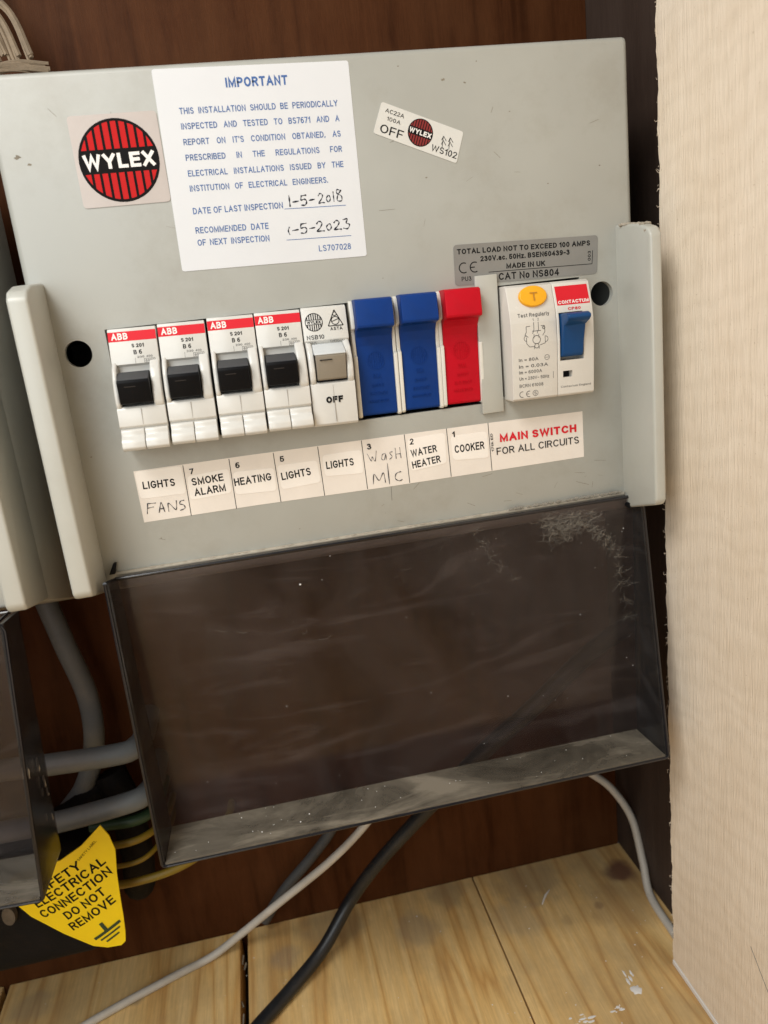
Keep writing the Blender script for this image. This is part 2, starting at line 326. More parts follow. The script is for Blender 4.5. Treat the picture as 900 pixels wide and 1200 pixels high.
# ---- lettering: thin flat print, each line fitted between two points (x, z) with a cap height
# letter shapes of a plain grotesque, written as pen paths in a box one cap height tall:
# (x, y) is a corner, (cx, cy, rx, ry, from, to) an arc in degrees; each glyph is (width, [paths])
LETTER = {
 'A': (.62, [[(0, 0), (.31, 1), (.62, 0)], [(.11, .34), (.51, .34)]]),
 'B': (.5, [[(0, 0), (0, 1), (.26, 1), (.26, .765, .2, .235, 90, -90), (0, .53)], [(.24, .53), (.26, .265, .24, .265, 90, -90), (0, 0)]]),
 'C': (.58, [[(.31, .5, .31, .5, 42, 318)]]),
 'D': (.55, [[(0, 0), (0, 1), (.22, 1), (.22, .5, .33, .5, 90, -90), (0, 0)]]),
 'E': (.46, [[(.46, 1), (0, 1), (0, 0), (.46, 0)], [(0, .52), (.42, .52)]]),
 'F': (.44, [[(.44, 1), (0, 1), (0, 0)], [(0, .5), (.38, .5)]]),
 'G': (.6, [[(.31, .5, .31, .5, 42, 330), (.6, .45), (.33, .45)]]),
 'H': (.54, [[(0, 0), (0, 1)], [(.54, 0), (.54, 1)], [(0, .52), (.54, .52)]]),
 'I': (0, [[(0, 0), (0, 1)]]),
 'K': (.54, [[(0, 0), (0, 1)], [(.52, 1), (.02, .42)], [(.2, .6), (.54, 0)]]),
 'L': (.42, [[(0, 1), (0, 0), (.42, 0)]]),
 'M': (.68, [[(0, 0), (0, 1), (.34, .08), (.68, 1), (.68, 0)]]),
 'N': (.54, [[(0, 0), (0, 1), (.54, 0), (.54, 1)]]),
 'O': (.62, [[(.31, .5, .31, .5, 0, 360)]]),
 'P': (.5, [[(0, 0), (0, 1), (.25, 1), (.25, .74, .25, .26, 90, -90), (0, .48)]]),
 'R': (.52, [[(0, 0), (0, 1), (.26, 1), (.26, .75, .24, .25, 90, -90), (0, .5)], [(.28, .5), (.52, 0)]]),
 'S': (.5, [[(.25, .76, .22, .24, 30, 245), (.27, .25, .23, .25, 75, -150)]]),
 'T': (.52, [[(0, 1), (.52, 1)], [(.26, 1), (.26, 0)]]),
 'U': (.54, [[(0, 1), (0, .28), (.27, .28, .27, .28, 180, 360), (.54, 1)]]),
 'V': (.58, [[(0, 1), (.29, 0), (.58, 1)]]),
 'W': (.88, [[(0, 1), (.2, 0), (.44, .95), (.68, 0), (.88, 1)]]),
 'X': (.56, [[(0, 1), (.56, 0)], [(0, 0), (.56, 1)]]),
 'Y': (.58, [[(0, 1), (.29, .45), (.58, 1)], [(.29, .45), (.29, 0)]]),
 '0': (.44, [[(.22, .5, .22, .5, 0, 360)]]),
 '1': (.2, [[(0, .76), (.2, .98), (.2, 0)]]),
 '2': (.44, [[(.22, .74, .22, .26, 165, -35), (0, 0), (.46, 0)]]),
 '3': (.44, [[(.21, .76, .19, .24, 155, -80), (.22, .27, .23, .27, 85, -155)]]),
 '4': (.48, [[(.36, 0), (.36, 1), (0, .3), (.5, .3)]]),
 '5': (.44, [[(.42, 1), (.06, 1), (.03, .5), (.22, .31, .23, .31, 115, -150)]]),
 '6': (.44, [[(.22, .3, .22, .3, 160, -200), (.3, .62, .3, .38, 180, 70)]]),
 '7': (.44, [[(0, 1), (.44, 1), (.14, 0)]]),
 '8': (.44, [[(.22, .765, .18, .235, -90, 270)], [(.22, .265, .22, .265, 90, 450)]]),
 '9': (.44, [[(.22, .7, .22, .3, -20, 340), (.14, .38, .3, .38, 0, -110)]]),
 'a': (.4, [[(.2, .5, .18, .22, 150, 0), (.38, 0)], [(.38, .42), (.18, .2, .18, .2, 90, 300), (.38, .12)]]),
 'c': (.38, [[(.2, .36, .2, .36, 45, 315)]]),
 'd': (.4, [[(.2, .36, .2, .36, 0, 360)], [(.4, 1), (.4, 0)]]),
 'e': (.4, [[(.02, .38), (.4, .38), (.2, .36, .2, .36, 0, 310)]]),
 'g': (.4, [[(.2, .36, .2, .36, 0, 360)], [(.4, .72), (.4, -.05), (.2, -.05, .2, .2, 0, -150)]]),
 'l': (0, [[(0, 0), (0, 1)]]),
 'h': (.36, [[(0, 0), (0, 1)], [(.18, .52, .18, .2, 170, 0), (.36, 0)]]),
 'm': (.58, [[(0, 0), (0, .72)], [(.145, .55, .145, .17, 170, 0), (.29, 0)], [(.435, .55, .145, .17, 170, 0), (.58, 0)]]),
 'n': (.36, [[(0, 0), (0, .72)], [(.18, .52, .18, .2, 170, 0), (.36, 0)]]),
 'o': (.4, [[(.2, .36, .2, .36, 0, 360)]]),
 'r': (.22, [[(0, 0), (0, .72)], [(.18, .5, .18, .2, 170, 70)]]),
 's': (.34, [[(.17, .55, .15, .17, 35, 240), (.18, .18, .16, .18, 75, -150)]]),
 't': (.22, [[(.1, .95), (.1, .15), (.22, .02)], [(0, .72), (.22, .72)]]),
 'u': (.36, [[(0, .72), (0, .2), (.18, .2, .18, .2, 180, 360), (.36, .72)], [(.36, .2), (.36, 0)]]),
 'z': (.34, [[(0, .72), (.34, .72), (0, 0), (.34, 0)]]),
 'y': (.38, [[(0, .72), (.19, .05)], [(.38, .72), (.14, -.22), (.02, -.24)]]),
 '.': (0, [[(0, 0), (0, .06)]]),
 ',': (.04, [[(.04, .08), (0, -.12)]]),
 '-': (.28, [[(0, .42), (.28, .42)]]),
 "'": (0, [[(0, .78), (0, 1)]]),
 '=': (.4, [[(0, .3), (.4, .3)], [(0, .58), (.4, .58)]]),
 '~': (.4, [[(0, .4), (.1, .5), (.3, .36), (.4, .46)]]),
}
_tc = {}
def glyphs(s, bold):
    """corner points and faces of a line of print; heavier strokes for bold"""
    if (s, bold) in _tc: return _tc[(s, bold)]
    th = .115 + bold * 3.2; vs, fs, x, lay = [], [], 0, 0
    for ch in s:
        if ch == ' ': x += .34; continue
        w_, paths = LETTER.get(ch) or LETTER['o']
        for path in paths:
            P_ = []
            for q in path:
                if len(q) == 2: P_.append(Vector(q))
                else:
                    n = max(4, int(abs(q[5] - q[4]) / 24))
                    for k in range(n + 1):
                        a = math.radians(q[4] + (q[5] - q[4]) * k / n); P_.append(Vector((q[0] + q[2] * math.cos(a), q[1] + q[3] * math.sin(a))))
            P_ = [Vector((x + th / 2 + p.x, th / 2 + p.y * (1 - th))) for p in P_]
            R_ = [P_[0]]
            for p in P_[1:]:
                if (p - R_[-1]).length > .012: R_.append(p)
            if len(R_) < 2: continue
            closed = (R_[0] - R_[-1]).length < .02; m_ = len(R_); n0 = len(vs)
            if not closed:     # butt ends reach half a stroke past the corner box
                R_[0] = R_[0] + (R_[0] - R_[1]).normalized() * th * .5; R_[-1] = R_[-1] + (R_[-1] - R_[-2]).normalized() * th * .5
            for i, p in enumerate(R_):
                a = (p - R_[i - 1]).normalized() if i else ((R_[0] - R_[-2]).normalized() if closed else (R_[1] - R_[0]).normalized())
                c = (R_[i + 1] - p).normalized() if i < m_ - 1 else ((R_[1] - R_[-1]).normalized() if closed else a)
                if closed and i == 0: a = (R_[0] - R_[-2]).normalized()
                if closed and i == m_ - 1: c = (R_[1] - R_[0]).normalized()
                t = (a + c); t = t.normalized() if t.length > .05 else a
                nn = Vector((-t.y, t.x)); k = th / 2 / max(.42, nn.dot(Vector((-a.y, a.x))))
                vs += [(*(p + nn * k), lay % 4), (*(p - nn * k), lay % 4)]
            lay += 1; fs += [(n0 + 2 * i, n0 + 2 * i + 2, n0 + 2 * i + 3, n0 + 2 * i + 1) for i in range(m_ - 1)]
        x += w_ + th + .13
    _tc[(s, bold)] = (vs, fs); return vs, fs
CAP = None
def text(bm, s, x0, z0, x1, z1, cap, y, bold=.012, aspect=None):
    global CAP
    if CAP is None: CAP = 1.0
    L = math.hypot(x1 - x0, z1 - z0); c, sn = (x1 - x0) / L, (z1 - z0) / L; k = cap / CAP
    words = s.split(' ') if aspect else [s]
    G = [glyphs(w_, bold) for w_ in words]; W = []
    for vs, fs in G: W.append((min(v[0] for v in vs), max(v[0] for v in vs)))
    if aspect and len(words) > 1:
        kx = k * aspect; tot = sum(b - a for a, b in W) * kx; gap = (L - tot) / (len(words) - 1)
        if gap < cap * .28:
            kx = (L - cap * .35 * (len(words) - 1)) / sum(b - a for a, b in W); gap = cap * .35
    else:
        kx = L / (W[0][1] - W[0][0]) if len(words) == 1 else 1; gap = 0
    cur = 0
    for (vs, fs), (a, b) in zip(G, W):
        nv = []
        for vx, vy, ly in vs:
            u = cur + (vx - a) * kx; v = vy * k
            nv.append(bm.verts.new((x0 + u * c - v * sn, y - ly * .008, z0 + u * sn + v * c)))
        for f in fs:
            try: bm.faces.new([nv[i] for i in f])
            except ValueError: pass
        cur += (b - a) * kx + gap
    return bm
def line(bm, x0, z0, x1, z1, wd, y, steps=1):
    if steps > 1:
        for k in range(steps): line(bm, x0 + (x1 - x0) * k / steps, z0 + (z1 - z0) * k / steps, x0 + (x1 - x0) * (k + 1) / steps, z0 + (z1 - z0) * (k + 1) / steps, wd, y)
        return bm
    d = Vector((x1 - x0, z1 - z0)).normalized() * wd / 2; nx, nz = -d.y, d.x
    v = [bm.verts.new(p) for p in ((x0 + nx, y, z0 + nz), (x1 + nx, y, z1 + nz), (x1 - nx, y, z1 - nz), (x0 - nx, y, z0 - nz))]
    bm.faces.new(v); return bm
def arc(bm, cx, cz, r, a0, a1, wd, y, n=16, rz=None):
    rz = rz or r
    for i in range(n):
        p = [math.radians(a0 + (a1 - a0) * (i + k) / n) for k in (0, 1)]
        vs = []
        for a, rr_ in ((p[0], 1), (p[1], 1), (p[1], 0), (p[0], 0)):
            q = (wd / 2 if rr_ else -wd / 2); vs.append(bm.verts.new((cx + (r + q) * math.cos(a), y, cz + (rz + q) * math.sin(a))))
        bm.faces.new(vs)
    return bm
def pen(bm, strokes, x0, z0, wdt, hgt, y, th=.28, slope=0):
    """handwriting: strokes in unit coordinates, drawn as flat ribbons of varying width"""
    for st in strokes:
        pts = spline([(x0 + u * wdt, y, z0 + v * hgt + u * wdt * slope) for u, v in st], 6)
        prev = None
        for i, p in enumerate(pts):
            t = (pts[min(i + 1, len(pts) - 1)] - pts[max(i - 1, 0)]); t = t.normalized() if t.length else Vector((1, 0, 0))
            nn = Vector((-t.z, 0, t.x)) * th / 2 * (.75 + .35 * math.sin(i * .9 + x0))
            cur = (bm.verts.new(p + nn), bm.verts.new(p - nn))
            if prev: bm.faces.new((prev[0], cur[0], cur[1], prev[1]))
            prev = cur
    return bm
def boolean_cut(o, cutters):
    for cobj in cutters:
        md = o.modifiers.new('cut', 'BOOLEAN'); md.object = cobj; md.operation = 'DIFFERENCE'; md.solver = 'EXACT'
    bpy.context.view_layer.update()
    me = bpy.data.meshes.new_from_object(o.evaluated_get(bpy.context.evaluated_depsgraph_get()))
    old = o.data; o.modifiers.clear(); o.data = me; bpy.data.meshes.remove(old)
    for cobj in cutters: m_ = cobj.data; bpy.data.objects.remove(cobj); bpy.data.meshes.remove(m_)
    o.data.shade_smooth(); o.data.set_sharp_from_angle(angle=math.radians(30))

# ------------------------------------------------------------------ the setting
FZ = -298.0; WY = 90.0
b = BM(); box(b, -700, 238, WY, WY + 14, FZ - 25, 700)
tag(put('back_wall', b, 'wall'), 'brown wood veneer panel behind the fuse boards', kind='structure')
b = BM(); box(b, 238.3, 256, -40, WY + 14, FZ + .2, 700)
tag(put('side_wall', b, 'side'), 'dark brown side of the cupboard behind the sawn plank', kind='structure')
b = BM(); box(b, -700, 700, -900, WY + 14, FZ - 30, FZ - 20)
floor = tag(put('floor', b, 'gap'), 'pine floorboards with dark gaps', kind='structure')
xs = [(-560, -428, 0), (-425, -284, 1), (-281, -140.4, 2), (-136.8, -5.6, 3), (-1.2, 139.0, 4), (139.9, 256, 5), (256.8, 400, 6)]
knot = (.13, .055, .04)
for x0, x1, k in xs:
    b = BM(); box(b, x0, x1, -900, WY - .15, FZ - 20, FZ, .35, 1)
    M['pine%d' % k] = pine(k, [(226.8, 66, FZ, 11, knot, .85), (215, 40, FZ, 22, (.33, .2, .09), .45), (170, 78, FZ, 24, (.27, .2, .12), .5), (181, 40, FZ, 4.5, (.3, .2, .1), .35), (203, 45, FZ, 3, knot, .35), (155, 50, FZ, 18, (.32, .27, .2), .3)] if k == 5 else
                           [(96, 60, FZ, 16, (.25, .21, .16), .45), (50, 78, FZ, 22, (.26, .2, .12), .5), (120, 82, FZ, 14, (.26, .2, .12), .45), (20, 62, FZ, 10, (.22, .2, .18), .35)] if k == 4 else
                           [(-62, 58, FZ, 5, (.2, .17, .14), .5), (-120, 70, FZ, 12, (.3, .24, .16), .4)] if k == 3 else [])
    put('floorboard', b, 'pine%d' % k, floor)
# debris lying in the wide gap
b = BM()
for i in range(10):
    x = random.uniform(-5, -2); y = random.uniform(-40, 85); a = random.uniform(0, 3)
    tube(b, [Vector((x, y, FZ - 3)), Vector((x + math.cos(a) * 1.2, y + 5 * abs(math.sin(a)) + 2, FZ - 2.4))], .5, 6)
tag(put('gap_debris', b, 'scuff', floor), kind='stuff')
# white paint drips and crumbs on the boards
b = BM()
def blob(bm, x, y, rx, ry, n=14, h=.35):
    ph = [random.uniform(.7, 1.2) for _ in range(n)]
    c = bm.verts.new((x, y, FZ + h)); ring = [bm.verts.new((x + rx * ph[i] * math.cos(6.283 * i / n), y + ry * ph[i] * math.sin(6.283 * i / n), FZ + .02)) for i in range(n)]
    for i in range(n): bm.faces.new((c, ring[i], ring[(i + 1) % n]))
def splash(bm, x, y, r, cnt):
    for _ in range(cnt):
        a = random.uniform(0, 6.28); d = r * random.random() ** .7; q = random.uniform(.15, 1.0) ** 1.3; blob(bm, x + d * math.cos(a) * 1.5, y + d * math.sin(a) * .6, q * random.uniform(1, 2.6), q * .8, 10, .2)
splash(b, 163, -20, 5, 14); splash(b, 147, -22, 4, 10); splash(b, 181, -20, 3, 7); splash(b, 131, -20, 2.5, 4)
for _ in range(70):
    q = random.uniform(.15, .45); blob(b, random.uniform(-130, 225), random.uniform(-30, 82), q, q, 6, .25)
blob(b, 195.5, -12.5, 2.6, 3.0, 16, .8); line_p = [(194, -7), (194.5, -2), (198, -3), (196, -6)]
for (x, y) in line_p: blob(b, x, y, .7, 2.2, 10, .4)
tag(put('paint_spots', b, 'paint', floor), kind='stuff')
b = BM(); tube(b, [Vector((172, 55, FZ + .6)), Vector((176, 60, FZ + 1.2)), Vector((180.5, 64.5, FZ + .6))], [.5, 1.1, .3], 6, flat=.6)
tag(put('wood_shaving', b, 'paint', org=(176, 60, FZ)), 'small white splinter lying on the right pine floorboard', 'splinter')

# rough-sawn plank lining the right side
pl = thing('sawn_plank', 'wide pale rough-sawn plank standing on edge at the right of the fuse board', 'plank', (230, -200, FZ))
b = BM(); rs = random.Random(3)
ny, nz = 8, 260
y0, y1 = -4.0, -620.0; z0_, z1_ = FZ + 3.6, 420.0
def ey(z): return y0 + .5 * math.sin(z * .19) + rs.uniform(-.45, .45)
colz = [z0_ + (z1_ - z0_) * i / nz for i in range(nz + 1)]
fr_ = [(221.3, ey(z), z) for z in colz]
va = [b.verts.new(p) for p in fr_]; vb = [b.verts.new((221.3, y1, z)) for z in colz]
vc = [b.verts.new((237.6, p[1] + rs.uniform(-.3, .3), p[2])) for p in fr_]; vd = [b.verts.new((237.6, y1, z)) for z in colz]
for i in range(nz):
    b.faces.new((va[i], vb[i], vb[i + 1], va[i + 1])); b.faces.new((va[i], va[i + 1], vc[i + 1], vc[i])); b.faces.new((vc[i], vc[i + 1], vd[i + 1], vd[i])); b.faces.new((vb[i], vd[i], vd[i + 1], vb[i + 1]))
b.faces.new((va[0], vc[0], vd[0], vb[0])); b.faces.new((va[-1], vb[-1], vd[-1], vc[-1]))
put('board', b, 'sawn', pl, smooth=20)
b = BM(); box(b, 221.0, 237.6, -620, -3.6, FZ + .1, FZ + 2.9, .2, 1)
tag(put('packing_strip', b, 'ink_white', pl), 'thin white packing strip under the plank')
b = BM()
for i in range(120):      # torn fibres along the sawn corner
    z = rs.uniform(-290, 170); L_ = rs.uniform(.4, 1.4); p = Vector((221.2 + rs.uniform(0, .6), y0 + rs.uniform(-.3, .4), z))
    tube(b, [p, p + Vector((rs.uniform(-1.6, -.2), rs.uniform(0, .8), rs.uniform(-1, 1))) * L_ * .5, p + Vector((rs.uniform(-1.6, -.3), rs.uniform(0, 1), rs.uniform(-1.6, 1.6))) * L_ * .8], [.11, .08, .04], 4)
tag(put('splintered_fibre', b, 'sawn', pl), kind='stuff')
b = BM()
for p in ([(221.25, -66, -228), (221.25, -84, -246), (221.25, -112, -262)],):
    tube(b, spline(p, 5), .13, 4)
put('saw_scratch', b, 'ink_soft', pl)

# ------------------------------------------------------------------ main fuse board
fb = thing('fuse_board', 'pale grey plastic fuse board with notice stickers, breaker row and hanging smoked cover', 'fuse board', (93, 90, -47))
b = BM(); box(b, -25.5, 211.6, 0, 89.5, -47, 141.7, 2.2, 3)
body = put('enclosure', b, 'board', fb)
def cutter(bm): return put('cutter', bm, 'body_dark', fb, smooth=0)
b = BM(); box(b, -22.5, 208.6, 2.8, 86, -44, 138.7); c1 = cutter(b)
b = BM(); box(b, -1.0, 187.4, -5, 10, 9.8, 54.3); c2 = cutter(b)
b = BM(); box(b, 89.2, 142.9, -5, 10, 8.0, 20); cs = [c1, c2, cutter(b)]
for hx in (-11.8, 197.0):
    b = BM(); disc(b, hx, 46.7, 4.9, -5, 10, 48); cs.append(cutter(b))
boolean_cut(body, cs)
# inner darkness is real: terminals and a rail stand behind the aperture
b = BM(); box(b, -20, 206, 30, 34, 10, 50); put('mounting_rail', b, 'body_dark', fb)
b = BM()
prof = [(1, 73.0), (-17, 71.4), (-24.5, 69.3), (-27, 66.5), (-27, -37.5), (-25.5, -39.6), (1, -46.8)]
prism(b, prof, -25.9, -18.9, 1.1, 3); ch = put('end_cheek', b, 'cheek', fb)
b = BM(); prism(b, prof, 204.0, 208.9, 1.1, 3); put('end_cheek', b, 'cheek', fb)
b = BM()
for i in range(26):     # chipped dirty top of the right cheek
    x = random.uniform(204.3, 208.6); y = random.uniform(-24, -1); q = random.uniform(.5, 1.5)
    s = BM(); bmesh.ops.create_icosphere(s, subdivisions=1, radius=q)
    for v in s.verts: v.co = Vector((x + v.co.x * 1.3, y + v.co.y * 1.2, 72.9 - (-y) * .105 - (2.3 if y < -20 else 0) + v.co.z * .6)) + Vector([random.uniform(-.15, .15)] * 3)
    merge(b, s)
tag(put('crumbling_dirt', b, 'dusty_ledge', fb), kind='stuff')
b = BM(); box(b, -16, 203.5, -1.6, 1, -40.0, -38.9, .3, 2); put('hinge_ledge', b, 'ledge', fb)
b = BM()
for i in range(60):   # dust line on the hinge ledge
    x = -14 + 222 * i / 60 + random.uniform(-1.5, 1.5); q = random.uniform(.25, .7)
    s = BM(); bmesh.ops.create_icosphere(s, subdivisions=1, radius=q)
    for v in s.verts: v.co = Vector((x + v.co.x * 2.6, -1.3 + v.co.y * .8, -38.8 + v.co.z * .5))
    merge(b, s)
tag(put('ledge_dust', b, 'dusty_ledge', fb), kind='stuff')

def logo(parent, cx, cz, r, y, red, ang=0, inkw='ink_white', bars=9):
    c, s_ = math.cos(ang), math.sin(ang)
    b = BM(); disc(b, cx, cz, r, y - .06, y); put('logo_disc', b, 'ink', parent)
    b = BM(); bh = r * .285; ri = r * .93
    pitch = 2 * ri / bars
    for i in range(bars):
        u0 = -ri + pitch * i + pitch * .17; u1 = u0 + pitch * .66
        for sg in (1, -1):
            def top(u): return math.sqrt(max(0, ri * ri - u * u))
            n = 5; pts = [(u0 + (u1 - u0) * k / n) for k in range(n + 1)]
            if max(top(u0), top(u1)) <= bh + .1: continue
            pol = [(u, sg * max(bh, top(u))) for u in pts] + [(u1, sg * bh), (u0, sg * bh)]
            vs = [b.verts.new((cx + u * c - v * s_, y - .10, cz + u * s_ + v * c)) for u, v in pol]
            b.faces.new(vs)
    put('logo_stripe', b, red, parent, smooth=0)
    b = BM(); w2 = r * .90; ch_ = r * .36
    text(b, 'WYLEX', cx - w2 * c + ch_ / 2 * s_, cz - w2 * s_ - ch_ / 2 * c, cx + w2 * c + ch_ / 2 * s_, cz + w2 * s_ - ch_ / 2 * c, ch_, y - .14, .035)
    put('lettering', b, inkw, parent, smooth=0)

# logo sticker
b = BM(); slab(b, rrect(15.56, 111.7, 30.6, 30.3, 1.3, 0), 0, .25); st = put('logo_sticker', b, 'logo_bg', fb)
st['label'] = 'square sticker with round red and black striped logo'
logo(st, 15.46, 111.49, 13.87, -.25, 'logo_red')
# notice
b = BM(); slab(b, rrect(66.14, 105.4, 70, 68, .9, -.0151), 0, .18); st = put('notice_sticker', b, 'paper', fb)
st['label'] = 'white IMPORTANT periodic inspection notice with handwritten dates'
b = BM(); Y = -.23
text(b, 'IMPORTANT', 56.5, 132.6, 78.7, 132.2, 3.2, Y, .03)
for s, x0, z0, x1, z1, c in [
    ('THIS INSTALLATION SHOULD BE PERIODICALLY', 38.9, 125.0, 96.0, 124.0, 2.1), ('INSPECTED AND TESTED TO BS7671 AND A', 38.7, 120.0, 96.0, 118.9, 2.1),
    ("REPORT ON IT'S CONDITION OBTAINED, AS", 38.6, 114.8, 95.8, 113.7, 2.1), ('PRESCRIBED IN THE REGULATIONS FOR', 38.5, 109.6, 95.7, 108.5, 2.1),
    ('ELECTRICAL INSTALLATIONS ISSUED BY THE', 38.4, 104.3, 95.5, 103.2, 2.1), ('INSTITUTION OF ELECTRICAL ENGINEERS.', 38.2, 99.2, 89.0, 98.2, 2.1),
    ('DATE OF LAST INSPECTION', 38.0, 91.4, 71.0, 90.7, 2.2), ('RECOMMENDED DATE', 37.8, 84.7, 64.6, 84.0, 2.2), ('OF NEXT INSPECTION', 37.8, 80.4, 64.3, 79.6, 2.2)]:
    text(b, s, x0, z0, x1, z1, c, Y, .014, aspect=.92)
text(b, 'LS707028', 82.4, 74.2, 94.8, 73.9, 2.2, Y, .008)
line(b, 71.4, 90.4, 94.7, 89.8, .22, Y); line(b, 70.7, 79.4, 95.4, 78.8, .22, Y)
put('lettering', b, 'ink_blue', st, smooth=0)
D1 = [[(.5, 1), (.5, .5), (.48, 0)]]; DASH = [[(.05, .45), (.95, .52)]]
D5 = [[(.15, .95), (.9, 1)], [(.2, .95), (.12, .55), (.6, .6), (.85, .35), (.6, .02), (.05, .05)]]
D2 = [[(.05, .75), (.4, 1), (.75, .8), (.5, .4), (.02, .02), (.5, .05), (1, .02)]]
D0 = [[(.5, .85), (.15, .5), (.4, .05), (.8, .35), (.7, .8), (.45, .85)]]
D8 = [[(.8, .85), (.3, .95), (.25, .65), (.8, .4), (.75, .02), (.2, .08), (.35, .5), (.85, .9)]]
D3 = [[(.1, .95), (.7, 1), (.5, .6), (.9, .4), (.6, 0), (.05, .1)]]
def hand(bm, seq, x0, z0, wch, hch, slope=0, th=.34, yy=Y - .03):
    th *= 1.35
    x = x0
    for dg, wf, hf in seq:
        pen(bm, dg, x, z0 + (x - x0) * slope, wch * wf, hch * hf, yy, th); x += wch * wf * 1.14
b = BM()
hand(b, [(D1, .5, 1.1), (DASH, 1, .9), (D5, 1, .95), (DASH, .9, .9)], 73.0, 91.0, 2.75, 3.7, .02, .42)
hand(b, [(D2, 1, .95), (D0, .9, .8), (D1, .45, 1), (D8, 1.15, 1.2)], 84.4, 91.3, 2.5, 3.6, .02, .32)
put('handwritten_date', b, 'pen', st, smooth=0); b = BM()
hand(b, [([[(.7, 1), (.35, .5), (.6, 0)]], .6, .8), (DASH, 1, .85), (D5, 1.1, 1), (DASH, .9, .9), (D2, 1.1, 1.05), (D0, 1, .8), (D2, 1.1, .95), (D3, 1.1, 1)], 71.2, 81.2, 2.75, 3.5, .01, .36)
put('handwritten_date', b, 'pen', st, smooth=0)
# small sticker
b = BM(); slab(b, rquad([(112.5, 124.5), (143.1, 112.0), (139.3, 101.1), (108.1, 114.1)], 1.0), 0, .2); st = put('switch_sticker', b, 'sticker_bg', fb)
st['label'] = 'small tilted OFF sticker with a dark red round logo'
b = BM(); Y = -.26
text(b, 'AC22A', 113.4, 120.9, 120.3, 118.2, 1.45, Y, .005); text(b, '100A', 113.6, 118.1, 118.7, 116.1, 1.4, Y, .0)
text(b, 'OFF', 110.5, 114.3, 118.9, 111.0, 3.0, Y, .005); text(b, 'WS102', 129.6, 106.5, 139.3, 102.7, 2.3, Y, .005)
for ox in (134.6, 137.2):
    line(b, ox - .5, 107.0 - (ox - 134.6) * .3, ox + .4, 111.0 - (ox - 134.6) * .3, .22, Y)
    for dd in (0, 1.5):
        line(b, ox - .7 + dd * .2, 108.2 + dd - (ox - 134.6) * .3, ox + .2 + dd * .2, 109.6 + dd - (ox - 134.6) * .3, .22, Y); line(b, ox + 1.1 + dd * .2, 107.8 + dd - (ox - 134.6) * .3, ox + .2 + dd * .2, 109.6 + dd - (ox - 134.6) * .3, .22, Y)
put('lettering', b, 'ink', st, smooth=0)
logo(st, 126.2, 112.9, 4.9, -.2, 'logo_dark', -.38)
# rating plate
b = BM(); slab(b, rquad([(135.3, 71.6), (196.2, 69.8), (195.2, 54.8), (134.8, 56.0)], 1.6), 0, .2); st = put('rating_label', b, 'silver', fb)
st['label'] = 'silver rating label reading TOTAL LOAD NOT TO EXCEED 100 AMPS'
b = BM(); Y = -.25
for s, x0, z0, x1, z1, c, bo in [('TOTAL LOAD NOT TO EXCEED 100 AMPS', 136.6, 67.9, 192.6, 66.1, 2.0, .03), ('230V.ac. 50Hz. BSEN60439-3', 145.7, 64.4, 183.6, 63.4, 2.0, .03),
                          ('MADE IN UK', 156.5, 60.6, 173.0, 60.1, 2.0, .03), ('CAT No NS804', 153.0, 56.5, 178.7, 55.8, 2.7, .02), ('PU3', 137.6, 57.6, 141.6, 57.5, 1.7, .01)]:
    text(b, s, x0, z0, x1, z1, c, Y, bo)
arc(b, 138.9, 62.6, 1.9, 60, 300, .42, Y); arc(b, 143.4, 62.5, 1.9, 60, 300, .42, Y); line(b, 141.6, 62.5, 143.4, 62.5, .4, Y)
line(b, 149, 60.0, 193.1, 58.9, .25, Y); line(b, 193.1, 58.8, 193.6, 64.1, .25, Y); text(b, '003', 192.6, 60.2, 192.8, 64.0, 1.3, Y, .01)
put('lettering', b, 'ink', st, smooth=0)
# circuit label strip
b = BM(); slab(b, [(-.6, 0.2), (45, .3), (95, .0), (143.6, -.2), (186.1, -.8), (185.9, -20.6), (143.8, -20.8), (95, -20.9), (45, -20.4), (-.3, -20.6)], 0, .15)
st = put('circuit_strip', b, 'strip', fb); st['label'] = 'long paper strip naming each circuit under the breaker row'
tabs = [[(-.3, -.2), (17.6, -.2), (17.7, -11.3), (.1, -11.0)], [(19.1, -4.7), (35.6, -3.9), (35.3, -13.7), (19.0, -14.3)], [(37.0, -5.6), (53.3, -6.2), (53.1, -15.6), (36.8, -14.8)],
        [(54.6, -5.5), (70.9, -5.6), (71.3, -14.8), (55.3, -15.5)], [(73.2, -3.9), (89.4, -3.9), (89.2, -13.6), (73.4, -12.7)],
        [(109, -2.3), (125.0, -1.7), (124.7, -14.5), (109.3, -15.8)], [(127.4, -3.7), (143.1, -3.6), (143.2, -14.8), (127.7, -13.8)]]
for q in tabs:
    b = BM(); slab(b, rquad(q, 1.6), -.15, .14); put('label_tab', b, 'tab', st)
b = BM(); Y = -.34
for s, x0, z0, x1, z1, c in [('LIGHTS', 1.8, -7.3, 14.1, -7.7, 3.0), ('7', 20.4, -4.0, 22.1, -4.0, 2.2), ('SMOKE', 20.6, -8.7, 33.0, -8.4, 3.0), ('ALARM', 20.8, -13.0, 33.2, -12.7, 3.0), ('6', 38.3, -4.2, 40.0, -4.2, 2.3),
    ('HEATING', 36.9, -11.3, 51.8, -11.0, 3.1), ('5', 56.1, -4.2, 57.8, -4.2, 2.3), ('LIGHTS', 55.8, -11.7, 67.8, -11.2, 3.1), ('LIGHTS', 74.3, -9.8, 85.7, -9.8, 3.1),
    ('3', 91.8, -4.2, 93.6, -4.2, 2.4), ('2', 109.6, -4.6, 111.4, -4.7, 2.5), ('WATER', 109.9, -9.9, 121.1, -9.1, 3.0), ('HEATER', 110.0, -14.8, 122.3, -13.7, 3.0), ('1', 128.0, -4.1, 129.2, -4.1, 2.4), ('COOKER', 128.6, -10.9, 141.6, -10.8, 3.3)]:
    text(b, s, x0, z0, x1, z1, c, Y, .02)
